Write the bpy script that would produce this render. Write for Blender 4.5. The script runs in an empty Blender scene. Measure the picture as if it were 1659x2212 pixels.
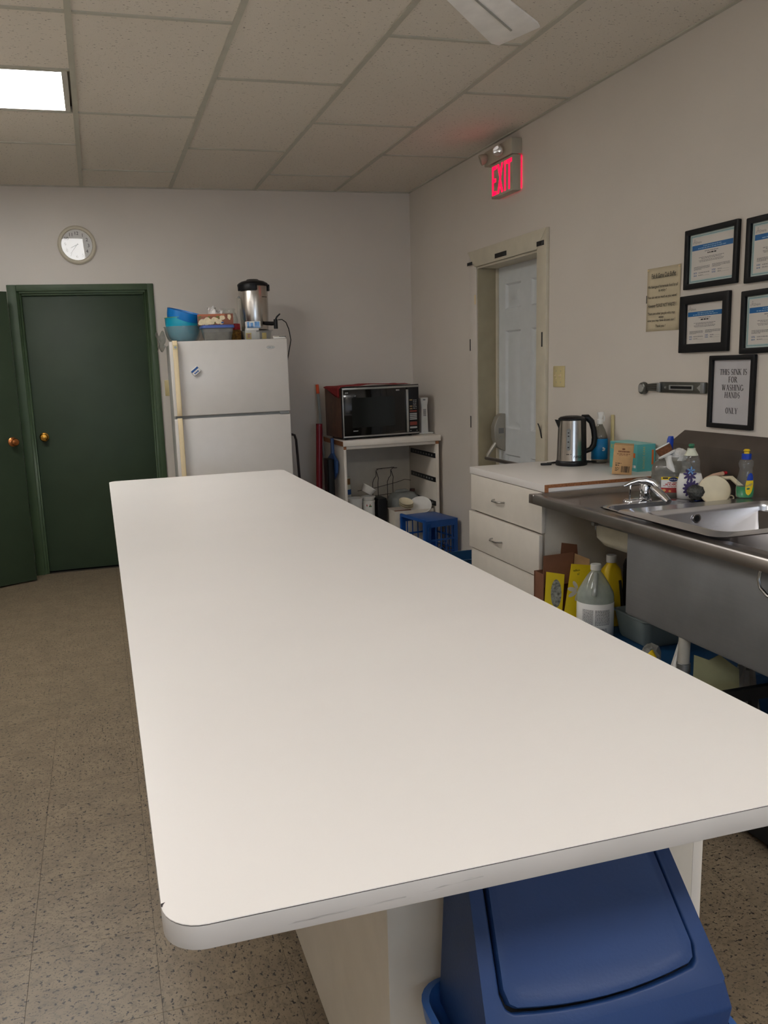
import bpy, bmesh, math, random
from mathutils import Matrix, Vector, Euler
random.seed(7)
PI = math.pi
sc = bpy.context.scene
C = sc.collection

# ------------------------------------------------------------------ camera
CAMZ = 1.4366
F_PX, YAW, PITCH, ROLL = 1798.97, 0.2695, 0.1838, -0.0381
cam_d = bpy.data.cameras.new('camera')
cam = bpy.data.objects.new('camera', cam_d); C.objects.link(cam)
fw = Vector((math.sin(YAW)*math.cos(PITCH), math.cos(YAW)*math.cos(PITCH), -math.sin(PITCH)))
rt = Vector((math.cos(YAW), -math.sin(YAW), 0)); up = rt.cross(fw)
r2 = math.cos(ROLL)*rt + math.sin(ROLL)*up
u2 = -math.sin(ROLL)*rt + math.cos(ROLL)*up
cm = Matrix((r2, u2, -fw)).transposed().to_4x4(); cm.translation = (0, 0, CAMZ)
cam.matrix_world = cm
cam_d.sensor_fit = 'VERTICAL'; cam_d.sensor_height = 24.0
cam_d.lens = F_PX/2212*24.0
cam_d.shift_x = 104.6/2212; cam_d.shift_y = 19.1/2212
cam_d.clip_start = 0.02; cam_d.clip_end = 60
sc.camera = cam

# ------------------------------------------------------------------ world + exposure
SKY = 6.5
w = bpy.data.worlds.new('world'); sc.world = w; w.use_nodes = True
w.node_tree.nodes['Background'].inputs[0].default_value = (0.62, 0.78, 1.0, 1)
w.node_tree.nodes['Background'].inputs[1].default_value = SKY
vs = sc.view_settings
vs.view_transform = 'Standard'; vs.look = 'None'; vs.gamma = 1.0; vs.use_curve_mapping = False
vs.exposure = 0.0
ADDED_MID_LAMP = 7.0  # strength of the added middle fixture
FAR_LAMP, NEAR_LAMP = 18.0, 15.8        # emission of the two ceiling fixtures
LAMP_COL = (1.0, 0.99, 0.975)

# ------------------------------------------------------------------ room numbers (metres)
XL, XR, YN, YB, H = -1.30, 2.448, -3.60, 6.366, 2.7255
WX0, WX1, WZ0, WZ1 = -.4, 1.8, .95, 2.15      # daylight window in the wall behind the camera

pl_d = bpy.data.lights.new('window_portal', 'AREA'); pl_d.shape = 'RECTANGLE'; pl_d.size = WX1-WX0; pl_d.size_y = WZ1-WZ0
pl_d.cycles.is_portal = True
pl_o = bpy.data.objects.new('window_portal', pl_d); C.objects.link(pl_o)
pl_o.location = ((WX0+WX1)/2, YN-.12, (WZ0+WZ1)/2); pl_o.rotation_euler = (PI/2, 0, PI)   # faces into the room
# ------------------------------------------------------------------ materials
def lin(c):
    return tuple(((v/255)/12.92 if v/255 <= .04045 else ((v/255+.055)/1.055)**2.4) for v in c)
def nt(name):
    m = bpy.data.materials.new(name); m.use_nodes = True
    return m, m.node_tree, m.node_tree.nodes['Principled BSDF']
def coords(t, kind='Object'):
    n = t.nodes.new('ShaderNodeTexCoord'); return n.outputs[kind]
def mat(name, col, rough=.5, metal=0., var=.06, scale=14., bump=0., bscale=200., spec=.5, coat=0., emit=None, estr=0., trans=0., aniso=0., subs=0.):
    m, t, b = nt(name); N, L = t.nodes, t.links
    c = lin(col)
    tc = coords(t)
    ns = N.new('ShaderNodeTexNoise'); ns.inputs['Scale'].default_value = scale; ns.inputs['Detail'].default_value = 3
    L.new(tc, ns.inputs['Vector'])
    mr = N.new('ShaderNodeMapRange'); L.new(ns.outputs['Fac'], mr.inputs[0])
    mr.inputs[1].default_value = .3; mr.inputs[2].default_value = .7
    mr.inputs[3].default_value = 1-var; mr.inputs[4].default_value = 1+var
    mx = N.new('ShaderNodeVectorMath'); mx.operation = 'SCALE'; mx.inputs[0].default_value = c
    L.new(mr.outputs[0], mx.inputs['Scale']); L.new(mx.outputs[0], b.inputs['Base Color'])
    b.inputs['Roughness'].default_value = rough; b.inputs['Metallic'].default_value = metal
    b.inputs['Specular IOR Level'].default_value = spec
    b.inputs['Coat Weight'].default_value = coat; b.inputs['Coat Roughness'].default_value = .08
    b.inputs['Transmission Weight'].default_value = trans
    b.inputs['Anisotropic'].default_value = aniso
    if emit:
        b.inputs['Emission Color'].default_value = (*emit, 1); b.inputs['Emission Strength'].default_value = estr
    if bump:
        n2 = N.new('ShaderNodeTexNoise'); n2.inputs['Scale'].default_value = bscale; n2.inputs['Detail'].default_value = 4
        L.new(tc, n2.inputs['Vector'])
        bp = N.new('ShaderNodeBump'); bp.inputs['Strength'].default_value = bump; bp.inputs['Distance'].default_value = .002
        L.new(n2.outputs['Fac'], bp.inputs['Height']); L.new(bp.outputs[0], b.inputs['Normal'])
    return m
def clear(name, tint, milk=.08, rough=.06, milkcol=None, refl=1.0):
    """thin clear plastic or glass: transparent body, Fresnel gloss, a little haze"""
    m, t, b = nt(name); N, L = t.nodes, t.links
    out = N['Material Output']; N.remove(b)
    tr = N.new('ShaderNodeBsdfTransparent'); tr.inputs[0].default_value = (*lin(tint), 1)
    gl = N.new('ShaderNodeBsdfGlossy'); gl.inputs['Roughness'].default_value = rough
    df = N.new('ShaderNodeBsdfDiffuse'); df.inputs[0].default_value = (*lin(milkcol or tint), 1)
    tl = N.new('ShaderNodeBsdfTranslucent'); tl.inputs[0].default_value = (*lin(milkcol or tint), 1)
    a = N.new('ShaderNodeMixShader'); a.inputs[0].default_value = .45; L.new(df.outputs[0], a.inputs[1]); L.new(tl.outputs[0], a.inputs[2])
    ns = N.new('ShaderNodeTexNoise'); ns.inputs['Scale'].default_value = 30
    L.new(coords(t), ns.inputs['Vector'])
    mr = N.new('ShaderNodeMapRange'); L.new(ns.outputs['Fac'], mr.inputs[0]); mr.inputs[3].default_value = milk*.8; mr.inputs[4].default_value = milk*1.2
    m1 = N.new('ShaderNodeMixShader'); L.new(mr.outputs[0], m1.inputs[0]); L.new(tr.outputs[0], m1.inputs[1]); L.new(a.outputs[0], m1.inputs[2])
    fr = N.new('ShaderNodeLayerWeight'); fr.inputs[0].default_value = .5      # Schlick's reflectance, the same from both sides
    pw = N.new('ShaderNodeMath'); pw.operation = 'POWER'; pw.inputs[1].default_value = 5.; L.new(fr.outputs['Facing'], pw.inputs[0])
    mu = N.new('ShaderNodeMath'); mu.operation = 'MULTIPLY_ADD'; mu.inputs[1].default_value = .95*refl; mu.inputs[2].default_value = .045*refl; L.new(pw.outputs[0], mu.inputs[0])
    m2 = N.new('ShaderNodeMixShader'); L.new(mu.outputs[0], m2.inputs[0]); L.new(m1.outputs[0], m2.inputs[1]); L.new(gl.outputs[0], m2.inputs[2])
    L.new(m2.outputs[0], out.inputs['Surface'])
    return m

def paint_wall(name, col, rough=.42):
    m, t, b = nt(name); N, L = t.nodes, t.links
    tc = coords(t)
    n1 = N.new('ShaderNodeTexNoise'); n1.inputs['Scale'].default_value = 1.6; n1.inputs['Detail'].default_value = 4; L.new(tc, n1.inputs['Vector'])
    r = N.new('ShaderNodeValToRGB'); c = lin(col)
    r.color_ramp.elements[0].position = .3; r.color_ramp.elements[0].color = (*[v*.96 for v in c], 1)
    r.color_ramp.elements[1].position = .7; r.color_ramp.elements[1].color = (*[v*1.02 for v in c], 1)
    L.new(n1.outputs['Fac'], r.inputs[0]); L.new(r.outputs[0], b.inputs['Base Color'])
    n2 = N.new('ShaderNodeTexNoise'); n2.inputs['Scale'].default_value = 160; n2.inputs['Detail'].default_value = 3; L.new(tc, n2.inputs['Vector'])
    bp = N.new('ShaderNodeBump'); bp.inputs['Strength'].default_value = .12; bp.inputs['Distance'].default_value = .001
    L.new(n2.outputs['Fac'], bp.inputs['Height']); L.new(bp.outputs[0], b.inputs['Normal'])
    b.inputs['Roughness'].default_value = rough
    return m

def floor_mat():
    m, t, b = nt('speckled_vinyl'); N, L = t.nodes, t.links
    geo = N.new('ShaderNodeNewGeometry'); oi = N.new('ShaderNodeObjectInfo')
    gt = N.new('ShaderNodeMath'); gt.operation = 'GREATER_THAN'; gt.inputs[1].default_value = .5; L.new(oi.outputs['Random'], gt.inputs[0])
    ang = N.new('ShaderNodeMath'); ang.operation = 'MULTIPLY'; ang.inputs[1].default_value = PI/2; L.new(gt.outputs[0], ang.inputs[0])
    rot = N.new('ShaderNodeVectorRotate'); rot.rotation_type = 'Z_AXIS'; L.new(geo.outputs['Position'], rot.inputs['Vector']); L.new(ang.outputs[0], rot.inputs['Angle'])
    def layer(sx, sy, scale, lo, hi, detail=2.):
        mp = N.new('ShaderNodeMapping'); mp.inputs['Scale'].default_value = (sx, sy, 1); L.new(rot.outputs[0], mp.inputs[0])
        n = N.new('ShaderNodeTexNoise'); n.inputs['Scale'].default_value = scale; n.inputs['Detail'].default_value = detail; n.inputs['Roughness'].default_value = .55
        L.new(mp.outputs[0], n.inputs['Vector'])
        r = N.new('ShaderNodeMapRange'); r.interpolation_type = 'SMOOTHSTEP'; L.new(n.outputs['Fac'], r.inputs[0]); r.inputs[1].default_value = lo; r.inputs[2].default_value = hi
        return r.outputs[0]
    big = layer(1, 1, 9, .35, .65)
    mid = layer(1, 1.3, 40, .52, .60)
    dark = layer(1, 1.25, 78, .60, .64, 2.5)
    fine = layer(1, 1.2, 150, .585, .64)
    def mixc(f, a, bcol, amt=1.):
        mx = N.new('ShaderNodeMix'); mx.data_type = 'RGBA'
        mu = N.new('ShaderNodeMath'); mu.operation = 'MULTIPLY'; mu.inputs[1].default_value = amt; L.new(f, mu.inputs[0]); L.new(mu.outputs[0], mx.inputs[0])
        if isinstance(a, tuple): mx.inputs[6].default_value = (*a, 1)
        else: L.new(a, mx.inputs[6])
        mx.inputs[7].default_value = (*bcol, 1); return mx.outputs[2]
    c = mixc(big, lin((128, 113, 93)), lin((140, 124, 102)))
    c = mixc(mid, c, lin((112, 99, 82)), .55)
    c = mixc(fine, c, lin((76, 66, 56)), .7)
    c = mixc(dark, c, lin((42, 38, 37)), .95)
    L.new(c, b.inputs['Base Color'])
    b.inputs['Roughness'].default_value = .38
    return m

def ceiling_mat():
    m, t, b = nt('fissured_ceiling_tile'); N, L = t.nodes, t.links
    geo = N.new('ShaderNodeNewGeometry')
    mp = N.new('ShaderNodeMapping'); mp.inputs['Scale'].default_value = (1, 1.8, 1); L.new(geo.outputs['Position'], mp.inputs[0])
    n = N.new('ShaderNodeTexNoise'); n.inputs['Scale'].default_value = 70; n.inputs['Detail'].default_value = 3; L.new(mp.outputs[0], n.inputs['Vector'])
    r = N.new('ShaderNodeMapRange'); r.interpolation_type = 'SMOOTHSTEP'; L.new(n.outputs['Fac'], r.inputs[0]); r.inputs[1].default_value = .64; r.inputs[2].default_value = .70
    n3 = N.new('ShaderNodeTexNoise'); n3.inputs['Scale'].default_value = 260; n3.inputs['Detail'].default_value = 2; L.new(geo.outputs['Position'], n3.inputs['Vector'])
    mx = N.new('ShaderNodeMix'); mx.data_type = 'RGBA'; L.new(r.outputs[0], mx.inputs[0])
    mx.inputs[6].default_value = (*lin((228, 220, 207)), 1); mx.inputs[7].default_value = (*lin((158, 150, 138)), 1)
    L.new(mx.outputs[2], b.inputs['Base Color'])
    ad = N.new('ShaderNodeMath'); ad.operation = 'MULTIPLY_ADD'; ad.inputs[1].default_value = -1.; L.new(r.outputs[0], ad.inputs[0]); L.new(n3.outputs['Fac'], ad.inputs[2])
    bp = N.new('ShaderNodeBump'); bp.inputs['Strength'].default_value = .45; bp.inputs['Distance'].default_value = .003
    L.new(ad.outputs[0], bp.inputs['Height']); L.new(bp.outputs[0], b.inputs['Normal'])
    b.inputs['Roughness'].default_value = .95; b.inputs['Specular IOR Level'].default_value = .1
    return m

def brushed(name, col, rough=.3, axis=2, amt=.12, metal=1.0, freq=400):
    """brushed metal: streaks running along one axis"""
    m, t, b = nt(name); N, L = t.nodes, t.links
    s = [freq]*3; s[axis] = 3
    mp = N.new('ShaderNodeMapping'); mp.inputs['Scale'].default_value = s; L.new(coords(t), mp.inputs[0])
    n = N.new('ShaderNodeTexNoise'); n.inputs['Scale'].default_value = 1; n.inputs['Detail'].default_value = 3; L.new(mp.outputs[0], n.inputs['Vector'])
    n2 = N.new('ShaderNodeTexNoise'); n2.inputs['Scale'].default_value = 7; n2.inputs['Detail'].default_value = 4; L.new(coords(t), n2.inputs['Vector'])
    r = N.new('ShaderNodeMapRange'); L.new(n.outputs['Fac'], r.inputs[0]); r.inputs[1].default_value = .25; r.inputs[2].default_value = .75; r.inputs[3].default_value = max(.03, rough-amt); r.inputs[4].default_value = rough+amt
    L.new(r.outputs[0], b.inputs['Roughness'])
    r2_ = N.new('ShaderNodeMapRange'); L.new(n2.outputs['Fac'], r2_.inputs[0]); r2_.inputs[1].default_value = .3; r2_.inputs[2].default_value = .7; r2_.inputs[3].default_value = .86; r2_.inputs[4].default_value = 1.05
    v = N.new('ShaderNodeVectorMath'); v.operation = 'SCALE'; v.inputs[0].default_value = lin(col); L.new(r2_.outputs[0], v.inputs['Scale']); L.new(v.outputs[0], b.inputs['Base Color'])
    b.inputs['Metallic'].default_value = metal
    return m

M = {}
M['wall'] = paint_wall('white_wall_paint', (214, 206, 196))
M['floor'] = floor_mat()
M['grout'] = mat('floor_joint', (72, 64, 55), .8)
M['ceil'] = ceiling_mat()
M['tee'] = mat('ceiling_grid_metal', (190, 187, 172), .5, var=.04)
M['lampframe'] = mat('lamp_frame_enamel', (200, 196, 185), .4)
M['green'] = mat('dark_green_door_paint', (50, 64, 47), .5, spec=.35, var=.08, scale=5, bump=.15, bscale=120)
M['green_trim'] = mat('green_trim_paint', (66, 84, 58), .48, spec=.4, var=.1, scale=6, bump=.1)
M['brass'] = mat('brass', (190, 140, 60), .22, 1.0)
M['copper'] = mat('worn_brass', (190, 120, 70), .25, 1.0)
M['laminate'] = mat('white_laminate', (228, 223, 218), .34, var=.012, scale=3)
M['lam_edge'] = mat('laminate_edge_band', (182, 177, 172), .45, var=.05, scale=9)
M['seam'] = mat('dark_seam', (48, 40, 40), .7)
M['cab'] = mat('white_melamine', (222, 214, 202), .4, var=.03)
M['cab_side'] = mat('melamine_panel', (200, 192, 178), .5, var=.04)
M['chipboard'] = mat('bare_particle_board', (150, 98, 62), .85, var=.3, scale=120, bump=.5)
M['fridge'] = mat('fridge_enamel', (208, 203, 197), .32, var=.015, bump=.05, bscale=400)
M['fridge_side'] = mat('fridge_side_enamel', (205, 203, 198), .45, var=.02)
M['gasket'] = mat('grey_gasket', (128, 130, 130), .6)
M['cream'] = mat('yellowed_cream_plastic', (226, 206, 166), .4, var=.05, scale=5)
M['ivory'] = mat('ivory_plate', (205, 190, 140), .4, var=.03)
M['black'] = mat('black_plastic', (14, 14, 16), .42, spec=.35)
M['blackgloss'] = mat('black_glass', (8, 8, 9), .06, spec=.6)
M['blackmatte'] = mat('black_tape', (14, 14, 14), .6)
M['chrome'] = mat('chrome', (225, 226, 230), .06, 1.0, var=.02)
M['wire'] = mat('chrome_wire', (190, 190, 188), .2, 1.0)
M['steel'] = brushed('stainless_sheet', (158, 152, 148), .28, 1, .0)
M['steel_dull'] = brushed('dull_stainless', (144, 145, 147), .55, 1, .05, metal=.55)
M['steel_dark'] = brushed('stainless_dark_reflection', (112, 104, 97), .42, 1, .015, metal=.8)  # for the backsplash: its dark reflection is put into the colour
M['bracketm'] = mat('dark_bracket_metal', (96, 96, 90), .35, .8, var=.15)
M['legm'] = mat('grey_painted_leg', (170, 166, 156), .5)
M['steel_basin'] = brushed('stainless_basin', (212, 213, 218), .24, 0, .012)
M['steel_v'] = brushed('brushed_steel_vertical', (178, 172, 165), .22, 2, .025)
M['alu'] = brushed('spun_aluminium', (205, 200, 194), .24, 2, .02)
M['undercoat'] = mat('sound_deadening_coat', (205, 200, 180), .8, var=.06, bump=.4, bscale=150)
M['galv'] = mat('bare_steel', (148, 150, 150), .4, .8, var=.15, scale=25)
M['navy'] = mat('navy_bin_plastic', (28, 55, 100), .45, var=.06, scale=8, bump=.12, bscale=220, spec=.35)
M['navy_rim'] = mat('blue_bin_plastic', (46, 92, 158), .42, var=.05)
M['dark'] = mat('dark_gap', (6, 6, 8), .9)
M['crate'] = mat('blue_crate_plastic', (20, 76, 150), .42, var=.08, scale=10)
M['tote'] = mat('blue_tote_plastic', (26, 72, 112), .45, var=.06)
M['white'] = mat('white_plastic', (226, 224, 218), .38, var=.03)
M['whitebox'] = mat('white_card', (214, 206, 192), .75, var=.08, scale=10)
M['kraft'] = mat('kraft_card', (196, 158, 112), .8, var=.06, scale=40)
M['brownbox'] = mat('brown_cardboard', (128, 84, 60), .85, var=.12, scale=12)
M['bowlblue'] = mat('blue_bowl_plastic', (16, 126, 208), .3, var=.04, coat=.2)
M['bowlteal'] = mat('teal_bowl_plastic', (20, 164, 194), .32, var=.06, coat=.2)
M['lime'] = mat('lime_rim', (150, 180, 40), .4)
M['lidblue'] = mat('blue_lid', (74, 100, 168), .45)
M['tissue'] = mat('tissue_paper', (236, 234, 230), .9)
M['tissbox'] = mat('brown_tissue_carton', (134, 82, 62), .6, var=.12)
M['petal'] = mat('printed_cream_flower', (224, 208, 172), .6, var=.12, scale=60)
M['leafp'] = mat('printed_green_leaf', (104, 112, 48), .6)
M['coral'] = mat('printed_coral', (178, 104, 72), .6)
M['red'] = mat('red_lid', (196, 30, 44), .4)
M['redcloth'] = mat('dark_red_cloth', (150, 40, 42), .9, var=.15, scale=50, bump=.5, bscale=500)
M['redroll'] = mat('red_vinyl_roll', (142, 34, 48), .35, var=.12)
M['orange'] = mat('orange_plastic', (238, 82, 24), .4)
M['woodgrain'] = mat('brown_woodgrain', (104, 74, 58), .5, var=.2, scale=16)
M['slate'] = mat('dark_screen', (24, 28, 28), .12, var=.1)
M['silver'] = mat('silver_trim', (176, 176, 172), .3, .7)
M['btn_white'] = mat('pale_buttons', (170, 172, 170), .5)
M['btn_red'] = mat('red_buttons', (128, 52, 40), .5)
M['btn_tan'] = mat('tan_buttons', (150, 124, 84), .5)
M['cookies'] = mat('brown_cookies', (140, 100, 42), .8, var=.5, scale=70)
M['blue'] = mat('royal_blue_plastic', (20, 62, 168), .4)
M['bluep'] = mat('printed_light_blue', (110, 160, 214), .55, var=.2, scale=60)
M['yellow'] = mat('printed_yellow', (236, 204, 20), .5, var=.04)
M['yellowp'] = mat('yellow_plastic', (226, 190, 24), .4)
M['label'] = mat('white_label', (228, 226, 222), .5, var=.02)
M['ink'] = mat('dark_ink', (36, 34, 34), .8)
M['inkgrey'] = mat('grey_ink', (124, 122, 122), .8)
M['inkblue'] = mat('blue_ink', (52, 92, 150), .8)
M['band'] = mat('certificate_blue', (24, 104, 168), .6)
M['bandtext'] = mat('pale_blue_print', (150, 186, 214), .7)
M['tealline'] = mat('certificate_teal', (86, 146, 158), .6)
M['mint'] = mat('pale_mint_paper', (196, 212, 208), .7)
M['paper'] = mat('white_paper', (222, 216, 208), .7, var=.02)
M['paper2'] = mat('cool_white_paper', (205, 202, 204), .7, var=.02)
M['tanpaper'] = mat('aged_tan_paper', (198, 185, 156), .8, var=.08, scale=9)
M['frame'] = mat('black_picture_frame', (11, 11, 13), .45, spec=.3)
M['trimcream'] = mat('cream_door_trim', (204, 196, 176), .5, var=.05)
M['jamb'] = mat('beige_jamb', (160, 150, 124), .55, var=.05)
M['leaf'] = mat('pale_door_leaf', (208, 212, 214), .45, var=.03)
M['device'] = mat('silver_panic_device', (178, 174, 164), .38, .65)
M['tealbox'] = mat('teal_carton', (86, 172, 172), .55, var=.05)
M['teallt'] = mat('teal_carton_top', (140, 200, 196), .55)
M['gold'] = mat('printed_mustard', (196, 178, 70), .55)
M['orangep'] = mat('printed_orange', (214, 106, 40), .55)
M['labelblue'] = mat('printed_azure', (10, 122, 182), .5, var=.05)
M['bristle'] = mat('brown_bristle', (112, 70, 44), .9, var=.3, scale=120)
M['bristlew'] = mat('white_bristle', (226, 226, 224), .9, var=.1, scale=120)
M['purple'] = mat('printed_purple', (58, 44, 96), .55, var=.25, scale=80)
M['stem'] = mat('printed_stem', (60, 120, 80), .55)
M['cranberry'] = mat('printed_red', (166, 42, 40), .55, var=.35, scale=60)
M['peach'] = mat('printed_peach', (220, 170, 100), .55)
M['mesh'] = mat('steel_scrubber', (84, 84, 80), .5, .6, var=.5, scale=150, bump=1., bscale=300)
M['capgreen'] = mat('green_cap', (16, 112, 74), .4)
M['offwhite'] = mat('offwhite_cap', (208, 210, 190), .45)
M['creamdisc'] = mat('cream_disc_plastic', (224, 212, 182), .45)
M['soap'] = mat('green_dish_soap', (10, 140, 84), .15, coat=.5)
M['olivecard'] = mat('olive_card', (140, 138, 104), .7, var=.1)
M['fanwhite'] = mat('white_fan_enamel', (246, 243, 238), .4)
M['tubedark'] = mat('dark_brown_tube', (40, 28, 26), .4)
M['greypole'] = mat('grey_pole', (140, 144, 140), .4)
M['bluedust'] = mat('blue_dustpan_plastic', (44, 78, 130), .45)
M['woodbase'] = mat('brown_wood_trim', (140, 108, 76), .6, var=.15, scale=12)
M['greytub'] = mat('grey_wash_tub', (122, 132, 130), .5)
M['jugmilk'] = clear('translucent_jug', (236, 238, 236), .85, .2, (196, 200, 196))
M['clear'] = clear('clear_plastic', (250, 251, 250), .07, .05)
M['clearbox'] = clear('hazy_clear_plastic', (247, 248, 248), .20, .15, (210, 210, 206))
M['glassjar'] = clear('clear_glass', (251, 252, 251), .05, .03)
M['pane'] = clear('picture_glass', (250, 250, 250), .0, .02, refl=.8)
M['greyjug'] = clear('grey_clear_jug', (226, 226, 222), .50, .12, (168, 165, 156))
M['cleaner'] = clear('clear_cleaner_jug', (246, 250, 248), .48, .08, (228, 235, 230))
M['bagplastic'] = clear('crumpled_plastic', (242, 242, 240), .55, .15, (196, 194, 186))
M['spraydark'] = clear('smoky_clear_bottle', (222, 222, 216), .35, .06, (140, 138, 130))
M['exitred'] = mat('exit_red', (255, 10, 50), .5, var=.0, emit=(1.0, 0.0, 0.035), estr=2.4)
M['exitcase'] = mat('beige_exit_housing', (178, 172, 154), .5, var=.04)
M['lens'] = mat('lamp_diffuser', (250, 250, 250), .5, var=0., emit=LAMP_COL, estr=FAR_LAMP)
M['lens3'] = mat('added_diffuser_right', (250, 250, 250), .5, var=0., emit=LAMP_COL, estr=NEAR_LAMP)
M['lens4'] = mat('added_diffuser_middle', (250, 250, 250), .5, var=0., emit=LAMP_COL, estr=ADDED_MID_LAMP)
M['lens2'] = mat('lamp_diffuser_behind', (250, 250, 250), .5, var=0., emit=LAMP_COL, estr=NEAR_LAMP)

# ------------------------------------------------------------------ geometry helpers
def rr(w, h, r, n=5, cx=0., cy=0.):
    """rounded rectangle loop, counter clockwise"""
    pts = []
    r = max(r, 1e-4)
    for sx, sy, a0 in ((1, 1, 0), (-1, 1, 90), (-1, -1, 180), (1, -1, 270)):
        for i in range(n+1):
            a = math.radians(a0+90*i/n)
            pts.append((cx+sx*(w/2-r)+r*math.cos(a), cy+sy*(h/2-r)+r*math.sin(a)))
    return pts
def ell(a, b, n=24, cx=0., cy=0., a0=0.):
    return [(cx+a*math.cos(a0+2*PI*i/n), cy+b*math.sin(a0+2*PI*i/n)) for i in range(n)]

class MB:
    def __init__(s): s.v, s.f = [], []
    def add(s, v, f):
        o = len(s.v); s.v += [Vector(p) for p in v]; s.f += [tuple(i+o for i in q) for q in f]; return s
    def box(s, x0, x1, y0, y1, z0, z1):
        return s.add([(x0,y0,z0),(x1,y0,z0),(x1,y1,z0),(x0,y1,z0),(x0,y0,z1),(x1,y0,z1),(x1,y1,z1),(x0,y1,z1)],
                     [(3,2,1,0),(4,5,6,7),(0,1,5,4),(1,2,6,5),(2,3,7,6),(3,0,4,7)])
    def loft(s, loops, cap0=True, cap1=True, closed=False):
        n = len(loops[0]); v = [p for l in loops for p in l]; f = []
        m = len(loops)
        for k in range(m if closed else m-1):
            a, b = k*n, ((k+1) % m)*n
            for i in range(n):
                j = (i+1) % n; f.append((a+i, a+j, b+j, b+i))
        if not closed:
            if cap0: f.append(tuple(range(n))[::-1])
            if cap1: f.append(tuple(range((m-1)*n, m*n)))
        return s.add(v, f)
    def prism(s, pts, z0, z1):
        return s.loft([[(x, y, z0) for x, y in pts], [(x, y, z1) for x, y in pts]])
    def prism_x(s, pts, x0, x1):
        return s.loft([[(x0, y, z) for y, z in pts], [(x1, y, z) for y, z in pts]])
    def prism_y(s, pts, y0, y1):
        return s.loft([[(x, y0, z) for x, z in pts], [(x, y1, z) for x, z in pts]])
    def lathe(s, prof, c=(0, 0, 0), n=28, sx=1., sy=1., cap0=True, cap1=True):
        return s.loft([[(c[0]+r*sx*math.cos(2*PI*i/n), c[1]+r*sy*math.sin(2*PI*i/n), c[2]+z) for i in range(n)] for r, z in [(max(r, 1e-4), z) for r, z in prof]], cap0, cap1)
    def ring(s, outer, inner, z0, z1):
        n = len(outer)
        L = [[(x, y, z0) for x, y in outer], [(x, y, z1) for x, y in outer], [(x, y, z1) for x, y in inner], [(x, y, z0) for x, y in inner]]
        return s.loft(L, closed=True)
    def tube(s, path, r, n=10, cap=True, closed=False):
        P = [Vector(p) for p in path]; m = len(P); loops = []
        R = r if isinstance(r, (list, tuple)) else [r]*m
        t0 = (P[1]-P[0]).normalized(); a = Vector((0, 0, 1)) if abs(t0.z) < .9 else Vector((1, 0, 0))
        u = t0.cross(a).normalized()
        for i in range(m):
            if closed: t = (P[(i+1) % m]-P[i-1]).normalized()
            else: t = (P[min(i+1, m-1)]-P[max(i-1, 0)]).normalized()
            u = (u-t*u.dot(t)).normalized(); w_ = t.cross(u)
            loops.append([P[i]+R[i]*(math.cos(2*PI*k/n)*u+math.sin(2*PI*k/n)*w_) for k in range(n)])
        return s.loft(loops, cap, cap, closed)
    def cyl(s, a, b, r, n=16): return s.tube([a, b], r, n)
    def grid(s, fn, nu, nv):
        v = [fn(i/nu, j/nv) for j in range(nv+1) for i in range(nu+1)]
        f = [(j*(nu+1)+i, j*(nu+1)+i+1, (j+1)*(nu+1)+i+1, (j+1)*(nu+1)+i) for j in range(nv) for i in range(nu)]
        return s.add(v, f)
    def xf(s, mt):
        s.v = [mt @ p for p in s.v]; return s
    def build(s, name, m, parent=None, bevel=0., seg=2, smooth=35, thick=0., sub=0, off=None):
        if off is not None: s.v = [p-Vector(off) for p in s.v]
        me = bpy.data.meshes.new(name); me.from_pydata([tuple(p) for p in s.v], [], s.f)
        bm = bmesh.new(); bm.from_mesh(me)
        bmesh.ops.remove_doubles(bm, verts=bm.verts, dist=1e-6)
        bmesh.ops.recalc_face_normals(bm, faces=bm.faces)
        if bevel:
            es = [e for e in bm.edges if len(e.link_faces) == 2 and e.calc_face_angle(0) > math.radians(30)]
            bmesh.ops.bevel(bm, geom=es, offset=bevel, segments=seg, profile=.5, affect='EDGES', clamp_overlap=True)
        for f in bm.faces: f.smooth = bool(smooth)
        bm.to_mesh(me); bm.free()
        if smooth: me.set_sharp_from_angle(angle=math.radians(smooth))
        o = bpy.data.objects.new(name, me); C.objects.link(o)
        me.materials.append(M[m] if isinstance(m, str) else m)
        if parent is not None: o.parent = parent
        if thick:
            md = o.modifiers.new('solid', 'SOLIDIFY'); md.thickness = thick; md.offset = 0
        if sub:
            md = o.modifiers.new('sub', 'SUBSURF'); md.levels = sub; md.render_levels = sub
        return o
def box(name, m, x0, x1, y0, y1, z0, z1, parent=None, bevel=0., off=None, **k):
    return MB().box(min(x0,x1), max(x0,x1), min(y0,y1), max(y0,y1), min(z0,z1), max(z0,z1)).build(name, m, parent, bevel, off=off, **k)

RW = Matrix(((0,0,-1,0),(-1,0,0,0),(0,1,0,0),(0,0,0,1)))    # local x right, y up, z out of the right wall
FWALL = Matrix(((1,0,0,0),(0,0,-1,0),(0,1,0,0),(0,0,0,1)))  # the same on the far wall
def thing(name, label, cat, loc=(0,0,0), rz=0., group=None, base=None, kind=None, rot=None):
    o = bpy.data.objects.new(name, None); o.empty_display_size = .05; C.objects.link(o)
    mw = (base.copy() if base else (Euler(rot).to_matrix().to_4x4() if rot else Matrix.Rotation(rz, 4, 'Z')))
    mw.translation = loc; o.matrix_world = mw
    if kind: o['kind'] = kind
    else: o['label'] = label; o['category'] = cat
    if group: o['group'] = group
    return o
def tag(o, label, cat, group=None):
    o['label'] = label; o['category'] = cat
    if group: o['group'] = group
    return o
def struct(o, label=None):
    o['kind'] = 'structure'
    if label: o['label'] = label
    return o

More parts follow.
